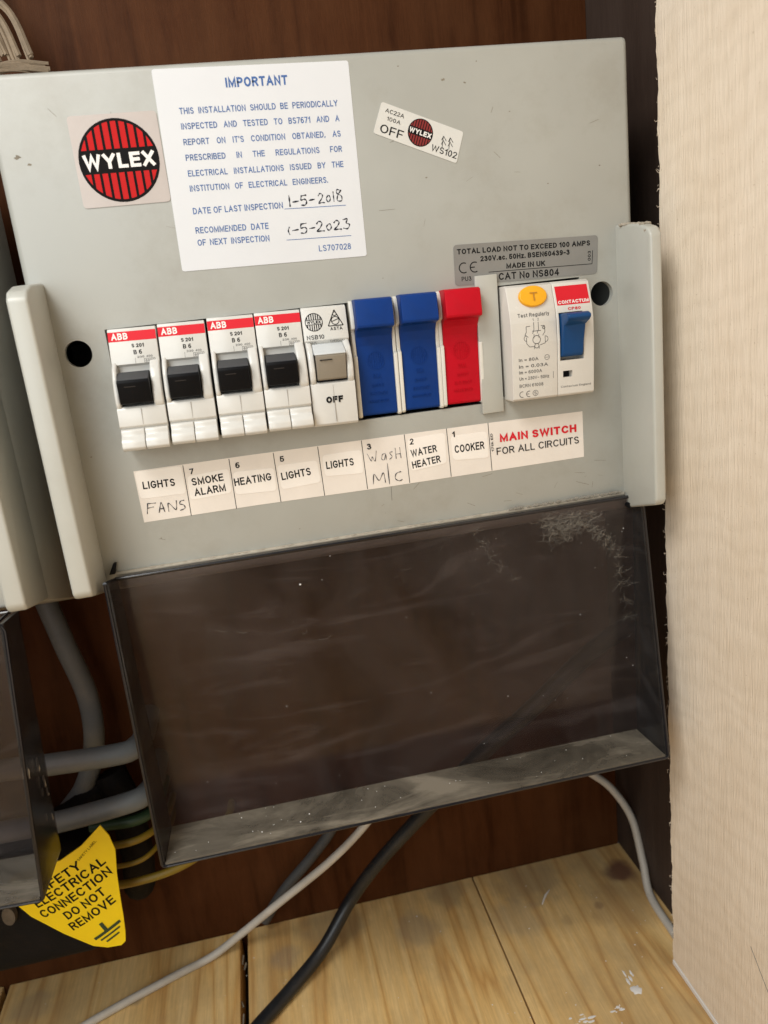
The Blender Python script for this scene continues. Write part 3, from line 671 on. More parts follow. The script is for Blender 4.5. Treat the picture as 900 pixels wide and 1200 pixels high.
text(b, 'FOR ALL CIRCUITS', 146.7, -14.2, 183.8, -14.3, 3.0, Y, .004)
text(b, '17th ED', 145.6, -12.5, 145.5, -4.8, 1.0, Y, .01)
for i in range(1, 9): line(b, 18 * i + (.3 if i < 3 else -.1), -.1, 18 * i + .1, -20.6, .28, -.2)
put('lettering', b, 'ink', st, smooth=0)
b = BM(); text(b, 'MAIN SWITCH', 148.5, -8.9, 182.9, -9.2, 3.3, Y, .035); put('red_lettering', b, 'red_print', st, smooth=0)
b = BM(); Y = -.36
Lw = {'F': [[(.25, 1), (.05, 0)], [(.2, 1), (1, .95)], [(.15, .55), (.75, .6)]], 'A': [[(0, 0), (.35, .8), (.5, .9), (.7, 0)], [(.2, .35), (.75, .38)]],
      'N': [[(0, 0), (.12, .85), (.8, .1), (1, 1)]], 'S': [[(.95, .95), (.4, .9), (.2, .65), (.75, .5), (.85, .15), (.1, 0)]]}
x = 1.3
for ch_, wd in (('F', 4.2), ('A', 3.2), ('N', 3.6), ('S', 2.6)):
    pen(b, Lw[ch_], x, -17.3 - (x - 1) * .04, wd, 4.1, Y, .36); x += wd + .55
put('handwriting', b, 'pen', st, smooth=0); b = BM()
pen(b, [[(0, .75), (.18, .1), (.25, .45), (.38, .05), (.5, .9)]], 91.6, -9.6, 7.8, 5.0, Y, .26)                    # W
pen(b, [[(.9, .8), (.3, .7), (.1, .2), (.6, .1), (.9, .7), (1, 0)]], 97.2, -9.6, 2.2, 3.6, Y, .26)                  # a
pen(b, [[(1, .9), (.3, .8), (.8, .3), (.1, 0)]], 100.4, -9.5, 1.8, 3.4, Y, .26)                                      # s
pen(b, [[(.1, 1.2), (.1, 0)], [(.1, .5), (.9, .5)], [(.9, 1.2), (.95, 0)]], 103.2, -9.6, 2.4, 3.8, Y, .26)           # h
pen(b, [[(0, 0), (.15, 1), (.5, .3), (.9, 1), (1, 0)]], 92.7, -18.9, 5.2, 4.2, Y, .36)                                # M
pen(b, [[(.5, 1.25), (.5, -.1)]], 98.9, -19.2, 1.2, 6.6, Y, .36)
pen(b, [[(1, .95), (.3, .8), (.1, .3), (.6, 0), (1.1, .1)]], 101.9, -19.0, 3.0, 4.0, Y, .36)                           # C
put('handwriting', b, 'pen', st, smooth=0)
b = BM(); line(b, 100.1, -21, 99.8, -27, .16, -.05)
put('pencil_mark', b, 'ink_soft', fb, smooth=0)
# scuffs and specks on the face
b = BM()
for (x, z, r) in [(136.8, 130.5, 1.1), (145, 129, .6), (127, 97, .5), (-18.5, 115, 1.3), (-15, 112.6, .9), (120, 136, .5), (150.2, 136, .4), (-15, 8, .5), (5, -28, .45), (198, 96, .5), (106, 62, .35), (60, -33, .4), (176, 91, .4), (162, 118, .35)]:
    n = 10; vs = [b.verts.new((x + r * random.uniform(.4, 1.2) * math.cos(k * .628), -.03, z + r * .6 * random.uniform(.4, 1.2) * math.sin(k * .628))) for k in range(n)]; b.faces.new(vs)
for i in range(34):
    x = random.choice([random.uniform(105, 205), random.uniform(-20, 205)]); z = random.choice([random.uniform(76, 138), random.uniform(-38, -22)]); a_ = random.uniform(0, 3.14); L_ = random.uniform(1.2, 7)
    line(b, x, z, x + math.cos(a_) * L_, z + math.sin(a_) * L_ * .6, random.uniform(.06, .16), -.035 - i * .001)
tag(put('scuff_mark', b, 'scuff', fb, smooth=0), kind='stuff')

# ---- smoked drop-down covers: part > panel pieces
def cover(parent, TL, TR, BR, BL, pTL, pTR, pBR, pBL, lipname='cover', org=None):
    """rim corners (front) and panel corners (back)"""
    TL, TR, BR, BL, pTL, pTR, pBR, pBL = [Vector(v) for v in (TL, TR, BR, BL, pTL, pTR, pBR, pBL)]
    n = Vector((0, 1.4, 0))
    b = BM(); hexa(b, [pBL, pBR, pBR + n, pBL + n, pTL, pTR, pTR + n, pTL + n]); cv = put('cover', b, 'smoke', parent, smooth=20)
    cv['label'] = 'dusty smoked see-through cover hanging open'
    def wall(a, b_, c, d, t, mat, nm):
        b = BM(); hexa(b, [a, b_, c, d, a + t, b_ + t, c + t, d + t]); return put(nm, b, mat, cv, smooth=20)
    e = Vector((1.3, 0, 0)); u = Vector((0, 0, 1.3))
    wall(TL, pTL - Vector((0, .1, 0)), pBL - Vector((0, .1, 0)), BL, e, 'smoke_wall', 'side_wall')
    wall(TR - e, pTR - e - Vector((0, .1, 0)), pBR - e - Vector((0, .1, 0)), BR - e, e, 'smoke_wall', 'side_wall')
    g = Vector((1.5, 0, 0))
    wall(BL + g, pBL + g - Vector((0, .1, 0)), pBR - g - Vector((0, .1, 0)), BR - g, u, 'lip', 'dusty_lip')
    b = BM()
    def bar(p, q, r): tube(b, [p + (q - p) * k / 10 for k in range(11)], r, 8)
    o = Vector((0, -.3, 0))
    path = [TL + o, BL + o + Vector((.2, 0, 1.2)), BL + o + Vector((.7, 0, .35)), BL + o + Vector((2, 0, 0))]
    tube(b, path, .62, 8)
    tube(b, [BL + o + Vector((2, 0, 0)), BR + o - Vector((2, 0, 0)), BR + o + Vector((-.7, 0, .3)), BR + o + Vector((-.2, 0, 1.2)), TR + o - Vector((0, 0, 3)), TR + o - Vector((1, -.2, .8)), TR + o - Vector((3, -.6, 0))], .62, 8)
    tube(b, [TL + o, pTL + Vector((.5, -.4, .3)), pTL + (pTR - pTL) * .5 + Vector((0, -.5, .3)), pTR + Vector((-3, -.4, .3)), TR + o - Vector((3, -.6, 0))], .75, 8)
    put('rim', b, 'rim', cv)
    return cv
cv = cover(fb, (-15.5, -20, -37.2), (208, -9, -40), (208, -26, -157.6), (-15.5, -26, -157.6), (-15.3, -3, -41.2), (207.6, -3, -41.0), (207.9, 0, -159.0), (-15.2, 0, -159.0))
b = BM(); disc(b, 203.8, -44.2, 1.2, -5.2, -3.05, 16); put('screw', b, 'black', cv)
b = BM(); hexa(b, [(-17, -3, -39), (-14.6, -3, -39), (-14.6, -1, -39), (-17, -1, -39), (-14.5, -3, -34.5), (-13.3, -3, -34.5), (-13.3, -1, -34.5), (-14.5, -1, -34.5)], .3); put('hinge_tab', b, 'black', cv)
b = BM()
rs = random.Random(11)
for i in range(64):  # grit and fluff on the lip and panel
    on = rs.random() < .6
    x = rs.uniform(-13, 206); q = rs.uniform(.08, .22) * (1.8 if rs.random() < .1 else 1)
    y = rs.uniform(-24, -1); p = Vector((x, y, -157.6 + 1.35 - (y + 26) / 26 * 1.4)) if on else Vector((x, -3.05 + 3 * rs.random() * 0, rs.uniform(-155, -45)))
    if not on: p.y = -3 + (-41 - p.z) / 118 * 3 - .15
    s = BM(); bmesh.ops.create_icosphere(s, subdivisions=1, radius=q)
    for v in s.verts: v.co = p + Vector((v.co.x * rs.uniform(.7, 1.5), v.co.y, v.co.z))
    merge(b, s)
tag(put('dust_fleck', b, 'paint', cv), kind='stuff')
# cobwebs
def web(b, nodes, n, reach, spread, seed, r=.035, y=-3.8):
    """short crossing threads strung between points that lie close together"""
    rs = random.Random(seed)
    for i in range(n):
        a = nodes[i % len(nodes)]; p = Vector((a[0] + rs.gauss(0, spread), y + rs.uniform(-1.6, .5), a[1] + rs.gauss(0, spread * .8)))
        an = rs.uniform(0, 6.28); L_ = rs.uniform(.3, 1) * reach
        q = p + Vector((math.cos(an) * L_, rs.uniform(-.5, .5), math.sin(an) * L_ * .8)); m_ = (p + q) / 2 + Vector((rs.gauss(0, .5), 0, rs.uniform(-1.0, .1)))
        if max(p.z, q.z, m_.z) > -41.8: continue
        tube(b, spline([p, m_, q], 3), r * rs.uniform(.5, 1.7), 3, cap=False)
    return b
b = BM()
web(b, [(166, -44), (169, -47), (172, -49), (176, -47), (180, -45), (175, -52), (170, -52)], 420, 5, 2.6, 2)
web(b, [(181, -48), (184, -50), (187, -53), (190, -56), (193, -59)], 150, 4.5, 1.2, 3)
web(b, [(195, -62), (197, -67), (198, -73), (200, -80), (201, -88), (202, -97)], 90, 6, 1.2, 4, .028)
web(b, [(187, -44), (188, -48)], 36, 4, .9, 5)
web(b, [(134, -44), (136, -50), (139, -57), (143, -63), (149, -70)], 46, 5, .9, 6, .028)
web(b, [(120, -49), (98, -60), (60, -80), (150, -120), (25, -70)], 22, 6, 3, 8, .025)
me = BM(); rs = random.Random(9)
for i in range(70):
    s0 = BM(); bmesh.ops.create_icosphere(s0, subdivisions=1, radius=rs.uniform(.08, .26)); k_ = rs.choice([(170, -48, 4), (178, -47, 4), (187, -53, 3), (197, -70, 4), (137, -52, 4)])
    off = Vector((k_[0] + rs.gauss(0, k_[2]), -3.9, min(-42, k_[1] + rs.gauss(0, k_[2]))))
    for v in s0.verts: v.co += off
    merge(b, s0)
for i in range(60):
    x = rs.uniform(150, 203); q = rs.uniform(.3, .9); p = Vector((x, -1.8, -38.6 + q * .4)); s0 = BM(); bmesh.ops.create_icosphere(s0, subdivisions=1, radius=q)
    for v in s0.verts: v.co = p + Vector((v.co.x * 2, v.co.y * .7, v.co.z * .9)) + Vector([rs.uniform(-.15, .15)] * 3)
    merge(b, s0)
wb = tag(put('cobweb', b, 'web', org=(180, -3, -50)), 'grey cobweb clinging to the top right corner of the smoked cover', 'cobweb'); wb['kind'] = 'stuff'

# ------------------------------------------------------------------ breakers
G = 'miniature circuit breakers in the row'
TILT = math.radians(1.25)
def make_breaker():
    t = thing('circuit_breaker', '', 'circuit breaker', (0, 0, 0), G, local=True)
    main = [(18, 44.6), (-2.2, 44.6), (-3.0, 44.2), (-5.6, 31.5), (-4, 30.8), (-4, 17), (-11.0, 16.4), (-11.6, 15.6), (-11.9, 9.3), (-10.6, 8.4), (-10.6, 7.4), (18, 7.4)]
    b = BM(); prism(b, main, .15, 17.45, .25, 2); put('housing', b, 'white', t)
    for x0, x1 in ((.2, 1.95), (13.75, 17.4)):
        b = BM(); prism(b, [(0, 33), (-5.4, 32.6), (-8.6, 30.2), (-10.9, 26.5), (-12.3, 21), (-12.2, 17.5), (-11.2, 15.5), (0, 15.5)], x0, x1, .8, 3); put('bezel', b, 'white', t)
    b = BM(); prism(b, [(-3, 28.4), (-7.6, 28.8), (-15.2, 26.1), (-15.4, 25.3), (-13.3, 17.9), (-12.4, 17.4), (-3, 17.4)], 2.15, 13.5, .3, 2); tg = put('toggle', b, 'black', t)
    b = BM(); hexa(b, [(2.35, -14.9, 26.28), (13.3, -14.9, 26.28), (13.3, -7.9, 28.74), (2.35, -7.9, 28.74), (2.35, -14.85, 26.42), (13.3, -14.85, 26.42), (13.3, -7.85, 28.88), (2.35, -7.85, 28.88)]); put('toggle_top', b, 'toggle_grey', tg)  # thin skin with light on the upper slope painted in
    b = BM(); box(b, 4.6, 8.6, -15.1, -14.0, 23.6, 24.0, .1, 1); put('toggle_mark', b, 'gap', tg)
    b = BM()
    for x0, x1 in ((.3, 8.7), (8.95, 17.3)):
        prism(b, [(10, 8.2), (-11.4, 8.2), (-12.2, 7.6), (-12.2, 5.9), (-13.6, 5.1), (-14.6, 3.8), (-14.8, 1.6), (-13.8, .5), (-11, .2), (10, .2)], x0, x1, .4, 2)
    put('terminal_lip', b, 'white', t)
    b = BM(); 
    def fy(z): return -3.0 - (44.2 - z) * (2.6 / 12.7)
    def quad(x0, x1, z0, z1, off):
        v = [b.verts.new((x, fy(z) - off, z)) for x, z in ((x0, z0), (x1, z0), (x1, z1), (x0, z1))]; b.faces.new(v)
    quad(.2, 17.4, 39.9, 43.4, .05); put('red_band', b, 'red_print', t, smooth=0)
    b = BM(); text(b, 'ABB', 1.3, 40.5, 7.2, 40.5, 2.4, 0, .028); 
    for v in b.verts: v.co.y += fy(v.co.z) - .1
    put('brand_lettering', b, 'ink_white', t, smooth=0)
    b = BM(); text(b, 'S 201', 8.2, 37.4, 12.6, 37.4, 1.35, 0, .03); text(b, 'B 6', 8.6, 34.9, 11.6, 34.9, 1.6, 0, .022)
    for v in b.verts: v.co.y += fy(v.co.z) - .06
    put('rating_lettering', b, 'ink', t, smooth=0)
    b = BM(); text(b, '230', 9.6, 33.5, 12.2, 33.5, .75, 0, .01); text(b, '400', 12.9, 33.5, 15.2, 33.5, .75, 0, .01); text(b, '6000', 12.5, 31.9, 15.7, 31.9, .9, 0, .01)
    line(b, 12.1, 31.6, 16.0, 31.6, .13, 0); line(b, 12.1, 33.1, 16.0, 33.1, .13, 0); line(b, 12.1, 31.6, 12.1, 33.1, .13, 0); line(b, 16, 31.6, 16, 33.1, .13, 0)
    line(b, 8.9, 33.6, 8.9, 31.6, .1, 0)
    for v in b.verts: v.co.y += fy(v.co.z) - .06
    put('small_print', b, 'ink_soft', t, smooth=0)
    b = BM(); box(b, 8.72, 8.88, -11.95, -11.4, 9.6, 15.6); put('seam', b, 'seam', t, smooth=0)
    return t
def kids(o): return [c for c in bpy.data.objects if c.parent == o]
def copy_tree(o, parent=None):
    c = o.copy(); COL.objects.link(c)
    if parent: c.parent = parent
    for k in kids(o): copy_tree(k, c)
    return c
bk = make_breaker()
lab = ['circuit breaker at the far left end of the row, above the handwritten FANS', 'circuit breaker directly above the SMOKE ALARM label', 'circuit breaker directly above the HEATING label', 'circuit breaker standing next to the grey-toggled one marked OFF']
zs = [9.6, 9.6, 9.75, 9.65]; ys = [0, .5, -.3, .2]
allb = [bk] + [copy_tree(bk) for _ in range(3)]
for i, o in enumerate(allb):
    o.location = Vector((18 * i - .9 + (0, 0, .3, .1)[i], ys[i], zs[i])) * S; o.rotation_euler = (0, -TILT * -1, 0); o['label'] = lab[i]
# module five: taupe toggle, OFF
t = thing('circuit_breaker', 'white circuit breaker with a taupe toggle switched to OFF', 'circuit breaker', (71.0, 0, 8.6), G, local=True)
t.rotation_euler = (0, TILT, 0)
b = BM(); prism(b, [(18, 45.6), (-2.2, 45.6), (-3.2, 45), (-5.4, 33), (-4, 31.8), (-4, 18), (-9.6, 17.4), (-10.2, 16.6), (-9.6, 1.2), (-8.6, .3), (18, .3)], .15, 17.45, .3, 2); put('housing', b, 'white', t)
for x0, x1 in ((.3, 2.6), (14.7, 17.3)):
    b = BM(); prism(b, [(0, 33), (-5.4, 32.6), (-8.6, 30.2), (-10.9, 26.5), (-11.7, 22), (-11.2, 18.5), (-9.9, 16.5), (0, 16.5)], x0, x1, .8, 3); put('bezel', b, 'white', t)
b = BM(); prism(b, [(-3, 31.8), (-6, 31.6), (-12.5, 28.7), (-13.6, 28.2), (-13.6, 27.7), (-3, 27.7)], 2.7, 14.6, .3, 2); put('toggle_top', b, 'frost', t)
b = BM(); prism(b, [(-3, 27.9), (-13.2, 27.9), (-13.4, 27.2), (-11.2, 18.6), (-10.5, 18), (-3, 18)], 3.1, 14.4, .35, 2); tg = put('toggle', b, 'taupe', t)
b = BM(); box(b, 4.4, 9.2, -13.4, -12.3, 25.6, 26.0, .1, 1); put('toggle_mark', b, 'gap', tg)
b = BM(); box(b, 3.1, 14.4, -10.6, -4, 17.5, 18.1); put('toggle_slot', b, 'black', t)
b = BM(); box(b, 8.74, 8.83, -10.22, -8, 2, 16); put('seam', b, 'seam', t, smooth=0)
b = BM(); fy = lambda z: -3.2 - (45 - z) * (2.2 / 12)
arc(b, 4.6, 39.9, 3.3, 0, 360, .3, 0, 30)
for k in range(-3, 4):
    u = k * .85; h_ = math.sqrt(max(0, 10.5 - u * u)); line(b, 4.6 + u, 40.8, 4.6 + u, 39.9 + h_, .38, 0); line(b, 4.6 + u, 39.0, 4.6 + u, 39.9 - h_, .38, 0)
line(b, 1.4, 40.75, 7.8, 40.75, .2, 0); line(b, 1.4, 39.05, 7.8, 39.05, .2, 0); text(b, 'WYLEX', 1.9, 39.35, 7.3, 39.35, 1.1, 0, .04)
tri = [(12.9, 43.9), (15.8, 38.0), (10.0, 38.0)]
for k in range(3): line(b, *tri[k], *tri[(k + 1) % 3], .35, 0)
arc(b, 12.9, 39.9, 1.5, 0, 360, .3, 0, 18); line(b, 11.6, 39.6, 14.2, 40.5, .3, 0); arc(b, 12.9, 42.4, .7, 0, 360, .3, 0, 10)
text(b, 'ASTA', 10.6, 36.3, 15.4, 36.3, 1.2, 0, .02); text(b, 'NSB10', 1.2, 33.3 + .2, 7.9, 33.5, 1.6, 0, .01)
for v in b.verts: v.co.y += fy(v.co.z) - .08
put('print', b, 'ink', t, smooth=0)
b = BM(); text(b, 'B10', 1.2, 33.1 - 1.9, 4.6, 31.2, 1.4, -5.9, .0); text(b, 'THERMAL', 9.8, 31.9, 16, 31.9, .9, -5.9, .0); put('small_print', b, 'ink_soft', t, smooth=0)
b = BM(); text(b, 'OFF', 5.6, 9.2, 12.2, 9.2, 2.5, -10.15, .05); put('off_lettering', b, 'ink', t, smooth=0)

# ------------------------------------------------------------------ fuse carriers
def carrier(x, mat, label, yo=0):
    t = thing('fuse_carrier', label, 'fuse carrier', (x, 0, 8.2), 'pull-out fuse carriers', local=True); t.rotation_euler = (0, TILT * .9, 0)
    b = BM()   # white holder: two cheeks with notches and a back
    for x0, x1, sg in ((.25, 1.7, 1), (16.3, 17.75, -1)):
        prism(b, [(18, 46.6), (-.6, 46.6), (-1.8, 45.6), (-3.2, 40), (-3.2, 36), (-1.0, 35), (-1.0, 26), (-2.4, 25.2), (-1.6, 1.6), (-.8, .8), (18, .8)], x0, x1, .3, 2)
    box(b, 1.6, 16.4, 8, 18, 1, 46)
    put('holder', b, 'holder', t)
    b = BM()
    prism(b, [(10, 46.9), (-6.5, 46.9), (-8.2, 46.2), (-9.4, 37.0), (-9.0, 36.0), (-4.6, 35.2), (-2.2, 32.6), (-1.2, 29), (-.6, 2.2), (0, 1.4), (10, 1.4)], 1.75, 16.25, .3, 3)
    g = put('carrier_body', b, mat, t)
    b = BM()   # faint moulded lettering
    fy = lambda z: -1.2 + (29 - z) * (.6 / 27)
    arc(b, 9, 23.0, 3.4, 0, 360, .3, 0, 26); 
    for k in range(-3, 4):
        u = k * .9; h_ = math.sqrt(max(0, 11 - u * u)); line(b, 9 + u, 24, 9 + u, 23 + h_, .3, 0); line(b, 9 + u, 22, 9 + u, 23 - h_, .3, 0)
    text(b, 'WYLEX', 6, 22.3, 12, 22.3, 1.3, 0, .02)
    for s, z, w_, c in (('30A' if mat == 'red' else '15A', 16.0, 3.6, 1.8), ('240V', 12.6, 5, 1.3), ('BS1361', 9.4, 7, 1.3), ('MADE IN UK', 6.4, 8, 1.1)):
        text(b, s, 9 - w_ / 2, z, 9 + w_ / 2, z, c, 0, .01)
    geom = bmesh.ops.extrude_face_region(b, geom=b.faces[:])
    ex = [v for v in geom['geom'] if isinstance(v, bmesh.types.BMVert)]
    for v in b.verts: v.co.y += fy(v.co.z) + .05
    for v in ex: v.co.y -= .30
    put('moulded_lettering', b, mat, g, smooth=0)
    return t
carrier(89.9, 'blue', 'blue pull-out fuse carrier beside the white breaker marked OFF')
carrier(107.7, 'blue', 'blue pull-out fuse carrier right beside the red one', 0)
carrier(125.3, 'red', 'bright red pull-out fuse carrier')

b = BM(); hexa(b, [(141.6, -1.9, 4.0), (150.8, -1.9, 4.0), (150.8, -.02, 4.0), (141.6, -.02, 4.0), (142.6, -1.9, 59.0), (151.8, -1.9, 59.0), (151.8, -.02, 59.0), (142.6, -.02, 59.0)], .35)
tag(put('blanking_strip', b, 'cheek', org=(147, 0, 31)), 'narrow upright off-white filler strip between red fuse carrier and main switch', 'filler strip')

# ------------------------------------------------------------------ main switch (RCD)
t = thing('main_switch', 'two-module main switch with yellow test button and blue lever', 'main switch', (152.0, 0, 8.0), local=True); t.rotation_euler = (0, TILT * .7, 0)
prof = [(18, 45.8), (-5.5, 45.8), (-7.6, 44.9), (-10.6, 35.5), (-11.4, 31), (-11.6, 23), (-11.0, 14), (-10.2, 1.2), (-9.2, .4), (18, .4)]
b = BM(); prism(b, prof, .1, 19.3, .35, 3); hs = put('housing', b, 'cream', t)
b = BM(); prism(b, prof, 19.45, 35.1, .35, 3); h2 = put('lever_housing', b, 'cream', t)
b = BM(); box(b, 20.4, 30.6, -20, -3.5, 14.8, 33.6); c_ = put('cutter', b, 'cream', t, smooth=0)
b = BM(); box(b, 21.6, 25.6, -20, -7, 8.0, 10.6); c2_ = put('cutter', b, 'cream', t, smooth=0)
boolean_cut(h2, [c_, c2_])
b = BM(); box(b, 21.6, 25.6, -7.4, -6.6, 8.0, 10.6); put('indicator_window', b, 'black', t)
def ry(z):
    P_ = [(-7.6, 44.9), (-10.6, 35.5), (-11.4, 31), (-11.6, 23), (-11.0, 14), (-10.2, 1.2)]
    for (ya, za), (yb, zb) in zip(P_, P_[1:]):
        if z >= zb: return ya + (yb - ya) * (za - z) / (za - zb)
    return -10.2
# yellow test button
b = BM()
s = BM(); bmesh.ops.create_cone(s, cap_ends=True, segments=48, radius1=5.6, radius2=5.3, depth=2.6)
bmesh.ops.bevel(s, geom=[e for e in s.edges if abs(e.verts[0].co.z - e.verts[1].co.z) < .01], offset=.5, segments=3, profile=.5, affect='EDGES')
rot = Matrix.Rotation(math.radians(90 - 17), 4, 'X')
for v in s.verts:
    if v.co.z > .9 and math.hypot(v.co.x, v.co.y) < 4.6: v.co.z -= .5
    v.co = rot @ Vector((v.co.x * 1.08, v.co.y * .78, v.co.z)) + Vector((10.6, -9.0, 40.8))
merge(b, s); bt = put('test_button', b, 'yellow', t)
b = BM(); tb = BM(); text(tb, 'T', 9.0, 39.3, 12.2, 39.3, 3.2, 0, .0)
for v in tb.verts: v.co.y += -9.0 - 1.75 + (v.co.z - 40.8) * .30
merge(b, tb); put('button_letter', b, 'button_ink', bt, smooth=0)
b = BM(); prism(b, [(-4, 33.0), (-10, 33.2), (-17.5, 33.4), (-19.6, 32.6), (-19.8, 31.4), (-18.4, 30.2), (-15.2, 28.6), (-13.2, 22), (-12.2, 17.2), (-11.4, 16.2), (-4, 16.2)], 20.9, 30.0, .5, 3)
for v in b.verts:
    if v.co.y < -15.5 and v.co.x > 26: v.co.x += .35
put('lever', b, 'lever', t)
def rp(bm, mat, nm, off=.06):
    for v in bm.verts: v.co.y += ry(v.co.z) - off
    return put(nm, bm, mat, t, smooth=0)
b = BM(); 
v = [b.verts.new(p) for p in ((20.3, 0, 43.8), (34.0, 0, 43.8), (34.2, 0, 36.4), (20.4, 0, 36.4))]; b.faces.new(v); rp(b, 'red_print', 'red_panel')
b = BM(); text(b, 'CONTACTUM', 20.9, 36.9, 33.8, 36.9, 1.3, 0, .03); rp(b, 'ink_white', 'brand_lettering', .12)
b = BM(); text(b, 'CP80', 24.6, 34.3, 30, 34.3, 1.1, 0, .03); rp(b, 'red_print', 'red_lettering')
b = BM()
text(b, 'Test Regularly', 3.4, 33.2, 16.6, 33.2, 1.5, 0, .012)
for s, z, x1 in (('In = 80A', 16.6, 11.2), ('In = 0.03A', 14.0, 15.2), ('Im = 6000A', 11.7, 12.6), ('Un = 230V~ 50Hz', 9.2, 15.6), ('BCRN 61008', 6.3, 13)):
    text(b, s, 2.9, z - .5, x1, z - .5, 1.3, 0, .01)
arc(b, 4.0, 3.0, 1.15, 70, 290, .28, 0, 12); arc(b, 6.9, 3.0, 1.15, 70, 290, .28, 0, 12); line(b, 5.7, 3.0, 6.9, 3.0, .25, 0)
arc(b, 9.6, 3.1, 1.1, 0, 360, .2, 0, 16); text(b, 'S', 9.1, 2.5, 10.1, 2.5, 1.2, 0, .01)
arc(b, 14.8, 16.9, 1.0, 0, 360, .18, 0, 14); line(b, 14.0, 16.9, 15.6, 16.9, .15, 0); line(b, 17.4, 8.3, 17.4, 11, .16, 0)
# wiring diagram
for x0, z0, x1, z1 in [(6.5, 29.6, 6.5, 27.5), (6.5, 29.6, 8.2, 29.6), (6.5, 27.5, 5.8, 26.3), (5.8, 26.3, 7.2, 25.4), (6.4, 25.4, 6.4, 23), (6.4, 23, 7.6, 21.6), (7.6, 21.6, 9.4, 21.6), (9.7, 31, 9.7, 28.2), (11.6, 31, 11.6, 28.2), (9.7, 28.2, 9, 26.6),
                       (11.6, 28.2, 10.9, 26.6), (9, 27.6, 12.6, 27.6), (9.6, 26.4, 9.6, 20.6), (11.6, 26.4, 11.6, 20.6), (12.6, 29.4, 14.2, 29.4), (14.2, 29.4, 14.2, 27), (14.2, 27, 13.2, 25.6), (14.2, 25.4, 14.2, 22.6), (14.2, 22.6, 12, 22.0)]:
    line(b, x0, z0, x1, z1, .22, 0)
arc(b, 10.6, 24.2, 1.6, 0, 360, .25, 0, 16); arc(b, 10.6, 21.8, .9, 0, 360, .25, 0, 12); arc(b, 6.5, 25, 1.1, 90, 270, .22, 0, 10); arc(b, 14.3, 24.2, 1.1, -90, 90, .22, 0, 10); arc(b, 13.8, 28.6, .5, 0, 360, .3, 0, 8)
text(b, '1', 9.3, 31.5, 9.8, 31.5, 1.0, 0, 0); text(b, '2', 11.3, 31.5, 12.0, 31.5, 1.0, 0, 0)
rp(b, 'ink_soft', 'small_print')
b = BM(); text(b, 'Contactum England', 20.6, 3.9, 33.6, 3.9, .8, 0, 0); rp(b, 'ink_soft', 'maker_print')

# ------------------------------------------------------------------ second enclosure on the left
t = thing('second_enclosure', 'second pale grey enclosure at the left edge, mostly out of frame', 'fuse board', (-120, 90, -47))
b = BM(); hexa(b, [(-260, 1, -46.5), (-42.3, 1, -46.5), (-42.3, 60, -66), (-260, 60, -66), (-260, 1, 141), (-42.3, 1, 141), (-42.3, 60, 141), (-260, 60, 141)], 1.2, 2); put('enclosure', b, 'grey_encl', t)
b = BM(); prism(b, prof_c := [(2, 73.0), (-17, 71.4), (-24.5, 69.3), (-27, 66.5), (-27, -38), (-25.5, -40.5), (2, -46.4)], -49.3, -42.1, 1.1, 3); put('end_cheek', b, 'cheek', t)
cv2 = cover(t, (-275, -20, -37), (-53.6, -20, -46), (-61.6, -27, -160), (-283, -27, -150), (-275, -3, -41), (-53.6, -2, -48), (-61.0, 0, -158.6), (-282, 0, -150))
b = BM()
for (y, z, r) in ((-8, -112, 1.6), (-4, -122, 1.3), (-2, -128, 1.0), (-20, -108, 1.2), (-2, -140, .9)):
    s = BM(); bmesh.ops.create_icosphere(s, subdivisions=2, radius=r)
    for v in s.verts: v.co = Vector((-58.2 + (z + 110) * .06 + v.co.x * .3, y + v.co.y * .5, z + v.co.z * 2.2)) + Vector([random.uniform(-.2, .2)] * 3)
    merge(b, s)
put('broken_chip', b, 'dusty_ledge', cv2)

# ------------------------------------------------------------------ cables
def cable(label, pts, r, mat, name='cable', group=None, n=12, seg=16):
    b = BM(); path = spline(pts, n)
    if isinstance(r, tuple): r = [r[0] + (r[1] - r[0]) * min(1, 2 * i / len(path)) for i in range(len(path))]
    tube(b, path, r, seg); o = put(name, b, mat, org=pts[0]); return tag(o, label, 'cable', group)
cable('thick grey cable curving down from behind the left enclosure', [(-70, 76, -40), (-67, 74, -58), (-60, 70, -92), (-55, 70, -121), (-57, 70, -147.5), (-67, 72, -172), (-84, 76, -192), (-96, 80, -215)], 5.2, 'grey_cable')
cable('upper of two thick grey cables running sideways behind both covers', [(-270, 78, -141), (-160, 52, -141), (-100, 48, -141), (-71, 45, -141.5), (-40, 46, -143.4), (-33, 52, -144.2), (-31, 66, -146), (-31, 99, -147)], 5.3, 'grey_cable')
cable('lower of two thick grey cables running sideways behind both covers', [(-270, 78, -180), (-160, 52, -176), (-100, 48, -174), (-72, 45, -172.6), (-40, 46, -170.4), (-33, 52, -170.8), (-31, 66, -173), (-31, 99, -174)], 5.3, 'grey_cable')
cable('thick black cable sweeping from behind the cover down across the floorboards', [(290, 62, -104), (255, 50, -116.4), (206, 36, -129), (166, 32, -155), (136, 36, -179), (103, 50, -218.6), (78, 56, -246), (60, 60, -270), (42, 50, -287), (22, 35, -293.4), (0, 14, -294), (-20, -10, -294), (-60, -60, -294)], (5.4, 3.6), 'black_cable', n=16)
cable('pale flex rising from the left floorboard and disappearing behind the cover', [(92, 62, -205), (73.4, 60, -223.8), (52, 60, -241), (23, 64, -262), (-4, 72, -285), (-22, 72, -295.2), (-44, 64, -295.4), (-89, 45, -295.4), (-140, 15, -295.4), (-200, -30, -295.4)], 2.2, 'white_cable', n=16)
cable('pale flex in the right corner bending down behind the sawn plank', [(190, 78, -215), (206, 76, -225), (216.5, 75, -233), (227.2, 72, -244), (236, 66, -262), (236, 54, -283), (233, 40, -295.6), (231, 10, -295.6)], 2.3, 'white_cable')
